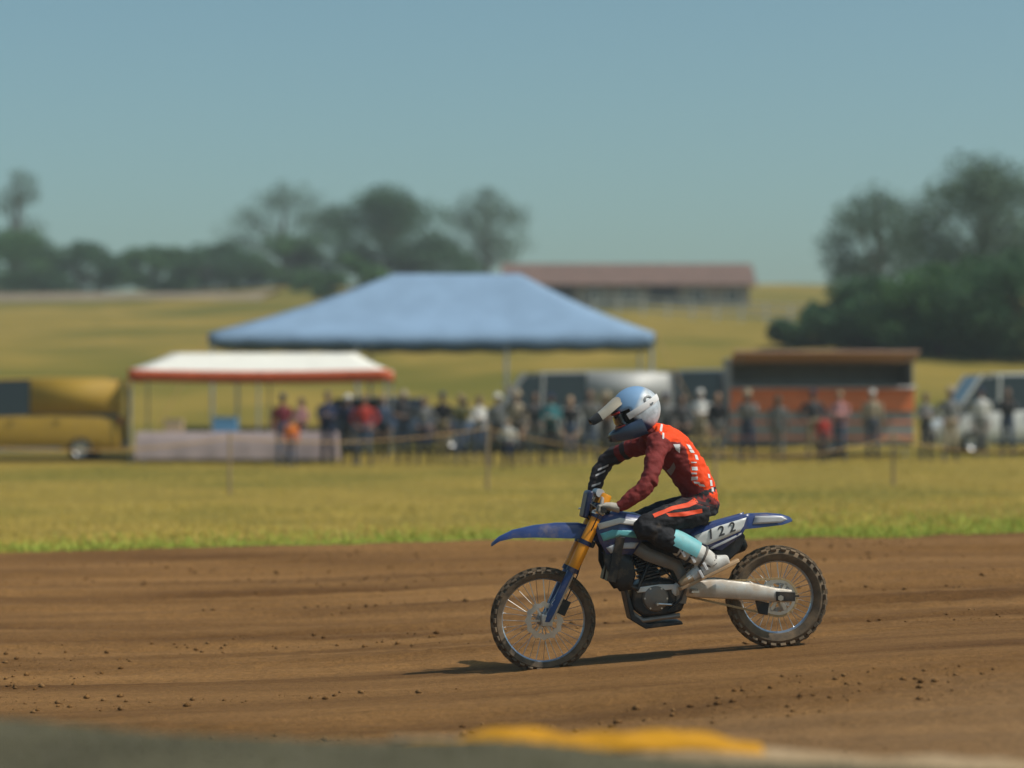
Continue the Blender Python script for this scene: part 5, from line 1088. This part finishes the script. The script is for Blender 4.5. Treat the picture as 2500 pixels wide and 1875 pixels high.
# ------------------------------------------------------------------ trees
M_BARK = mat('bark', (0.085, 0.062, 0.045), 0.9, var=0.3, scale=6)
LEAF = {k: [mat(f'leaf_{k}_{i}', tuple(c * f for c in col), 0.65, var=0.25, scale=1.0, spec=0.25) for i, f in enumerate((0.65, 1.0, 1.45))] for k, col in
        {'dark': (0.060, 0.128, 0.058), 'mid': (0.080, 0.165, 0.060), 'grey': (0.10, 0.16, 0.098)}.items()}
for ms_ in LEAF.values():      # leaves let some light through
    for m_ in ms_:
        n_, l_ = m_.node_tree.nodes, m_.node_tree.links; b_ = n_['Principled BSDF']; tr_ = n_.new('ShaderNodeBsdfTranslucent'); mx_ = n_.new('ShaderNodeMixShader'); mx_.inputs[0].default_value = 0.4
        l_.new(b_.inputs['Base Color'].links[0].from_socket, tr_.inputs[0]); l_.new(b_.outputs[0], mx_.inputs[1]); l_.new(tr_.outputs[0], mx_.inputs[2]); l_.new(mx_.outputs[0], n_['Material Output'].inputs[0])
def tree(name, label, px, Y, top_py, wpx, kind, nleaf, base=0.12, dens=1.0, leaf=0.30, group=None, lobes=26, seed=0):
    r = np.random.default_rng(seed + int(px)); x = WX(px, Y); g = G(x, Y) - 0.1; H = CAM_H - (top_py - HZ) / FPX * Y - g; Wd = wpx / FPX * Y / 2
    root = empty(name, (x, Y, g), 0, label, 'tree', group)
    tr = MB(); tr.tube([(0, 0, -0.3), (0.05 * H * r.normal() * 0.3, 0, H * 0.25), (0.03 * H * r.normal(), 0.0, H * 0.55), (0, 0, H * 0.9)], [H * 0.030, H * 0.022, H * 0.015, H * 0.004], 9); tr.build('trunk', M_BARK, root)
    cz = H * (base + (1 - base) / 2); ch = H * (1 - base) / 2; cen = []; lb = MB()
    for k in range(lobes):
        d = r.normal(size=3); d /= np.linalg.norm(d); rad = r.uniform(0.45, 0.98) ** 0.6
        sh = 1.0 - 0.35 * max(0, d[2]) ** 2
        cen.append((d[0] * rad * Wd * sh * 0.85, d[1] * rad * Wd * sh * 0.85, cz + d[2] * rad * ch * 0.86, r.uniform(0.26, 0.46)))
    cen.append((0, 0, H * 0.93, 0.16))
    for c in cen[::2]:
        z0 = min(c[2] * 0.55, H * 0.5); lb.tube([(0, 0, z0), (c[0] * 0.5, c[1] * 0.5, (z0 + c[2]) / 2 + 0.1), c[:3]], [H * 0.011, H * 0.007, H * 0.003], 6)
    lb.build('limb', M_BARK, root)
    C = np.array([c[:3] for c in cen]); S = np.array([c[3] for c in cen]) * min(Wd, ch) * 1.15; w_ = S ** 2; idx = r.choice(len(C), nleaf, p=w_ / w_.sum())
    u = r.normal(size=(nleaf, 3)); u /= np.linalg.norm(u, axis=1, keepdims=True); rad = r.random(nleaf) ** 0.45
    P = C[idx] + u * (rad * S[idx])[:, None] * np.array([1.25, 1.25, 0.8]); P = P[P[:, 2] > H * base * 0.5]; n_ = len(P)
    nn = r.normal(size=(n_, 3)); nn[:, 2] += 0.6; nn /= np.linalg.norm(nn, axis=1, keepdims=True); a = np.cross(nn, r.normal(size=(n_, 3))); a /= np.linalg.norm(a, axis=1, keepdims=True); b = np.cross(nn, a)
    s_ = leaf * r.uniform(0.6, 1.3, n_)[:, None]
    V = np.stack([P - a * s_ * 0.5, P + b * s_ * 0.32, P + a * s_ * 0.5, P - b * s_ * 0.32], 1).reshape(-1, 3); F = np.arange(n_ * 4).reshape(-1, 4)
    mi = np.clip(np.round(r.normal(1, 0.6, n_) + (idx[:n_] % 3 - 1) * 0.4), 0, 2)
    link_mesh('crown', fast_mesh('crown', V, F, LEAF[kind], mi), root); return root
# far row, left of the marquee
tree('tree', 'tall dark broad tree, highest of the left hilltop row', 940, 245, 462, 380, 'dark', 20000, 0.05, lobes=40, seed=1)
tree('tree', 'loose grey-green tree just left of the highest hilltop tree', 690, 255, 436, 330, 'grey', 6500, 0.12, lobes=24, seed=2)
tree('tree', 'thin grey-green tree just right of the highest hilltop tree', 1190, 250, 452, 250, 'grey', 5500, 0.12, lobes=20, seed=3)
tree('tree', 'thin tall grey tree at the far left edge of the hilltop', 40, 260, 405, 170, 'grey', 3000, 0.12, lobes=18, seed=4)
for i, (px, top, w_, lab) in enumerate(((20, 560, 330, 'dark round tree under the thin grey tree at the left edge'), (190, 588, 320, 'low dark tree, second from the left in the hilltop row'), (370, 596, 330, 'low dark tree, third from the left in the hilltop row'),
        (540, 590, 330, 'low dark tree, fourth from the left in the hilltop row'), (720, 575, 330, 'dark bushy tree in front of the loose grey-green tree'), (1060, 585, 260, 'dark low tree right below the highest hilltop tree'))):
    tree('tree', lab, px, 238 + i, top, w_, 'dark' if i % 2 else 'mid', 13000, -0.10, lobes=34, seed=10 + i, group='low trees along the hilltop')
tree('tree', 'bright green low tree above the left slope of the marquee', 860, 205, 628, 330, 'mid', 8000, -0.05, lobes=22, seed=20)
# right-hand group
tree('tree', 'tallest tree on the right, airy grey-green crown above the kiosk', 2400, 140, 372, 470, 'grey', 15000, 0.2, lobes=36, leaf=0.24, seed=30)
tree('tree', 'airy grey-green tree left of the tallest tree on the right', 2140, 148, 455, 300, 'grey', 7000, 0.2, lobes=22, leaf=0.24, seed=31)
for i, (px, Y, top, w_, lab) in enumerate(((2480, 100, 606, 420, 'dense dark green tree at the right edge of the picture'), (2290, 102, 640, 400, 'dense dark green tree, second from the right edge'), (2130, 106, 672, 320, 'dense dark green tree, third from the right edge'), (1985, 112, 735, 240, 'small dark green tree at the left end of the right-hand group'))):
    tree('tree', lab, px, Y, top, w_, 'dark' if i != 1 else 'mid', 16000, -0.08, lobes=36, leaf=0.22, seed=40 + i, group='dense trees on the right')

# ------------------------------------------------------------------ thin summer haze over the whole field
hz_m = bpy.data.materials.new('summer_haze'); hz_m.use_nodes = True; nn_ = hz_m.node_tree.nodes; nn_.clear()
ho = nn_.new('ShaderNodeOutputMaterial'); hv = nn_.new('ShaderNodeVolumePrincipled'); hv.inputs['Color'].default_value = (0.86, 0.92, 0.95, 1); hv.inputs['Density'].default_value = 0.0007; hv.inputs['Anisotropy'].default_value = 0.2
hz_m.node_tree.links.new(hv.outputs[0], ho.inputs['Volume'])
mb = MB(); mb.box((0, 590, 12), (3060, 1260, 40)); tag(mb.build('haze', hz_m, smooth=0), 'thin pale haze in the air over the field', kind='stuff')
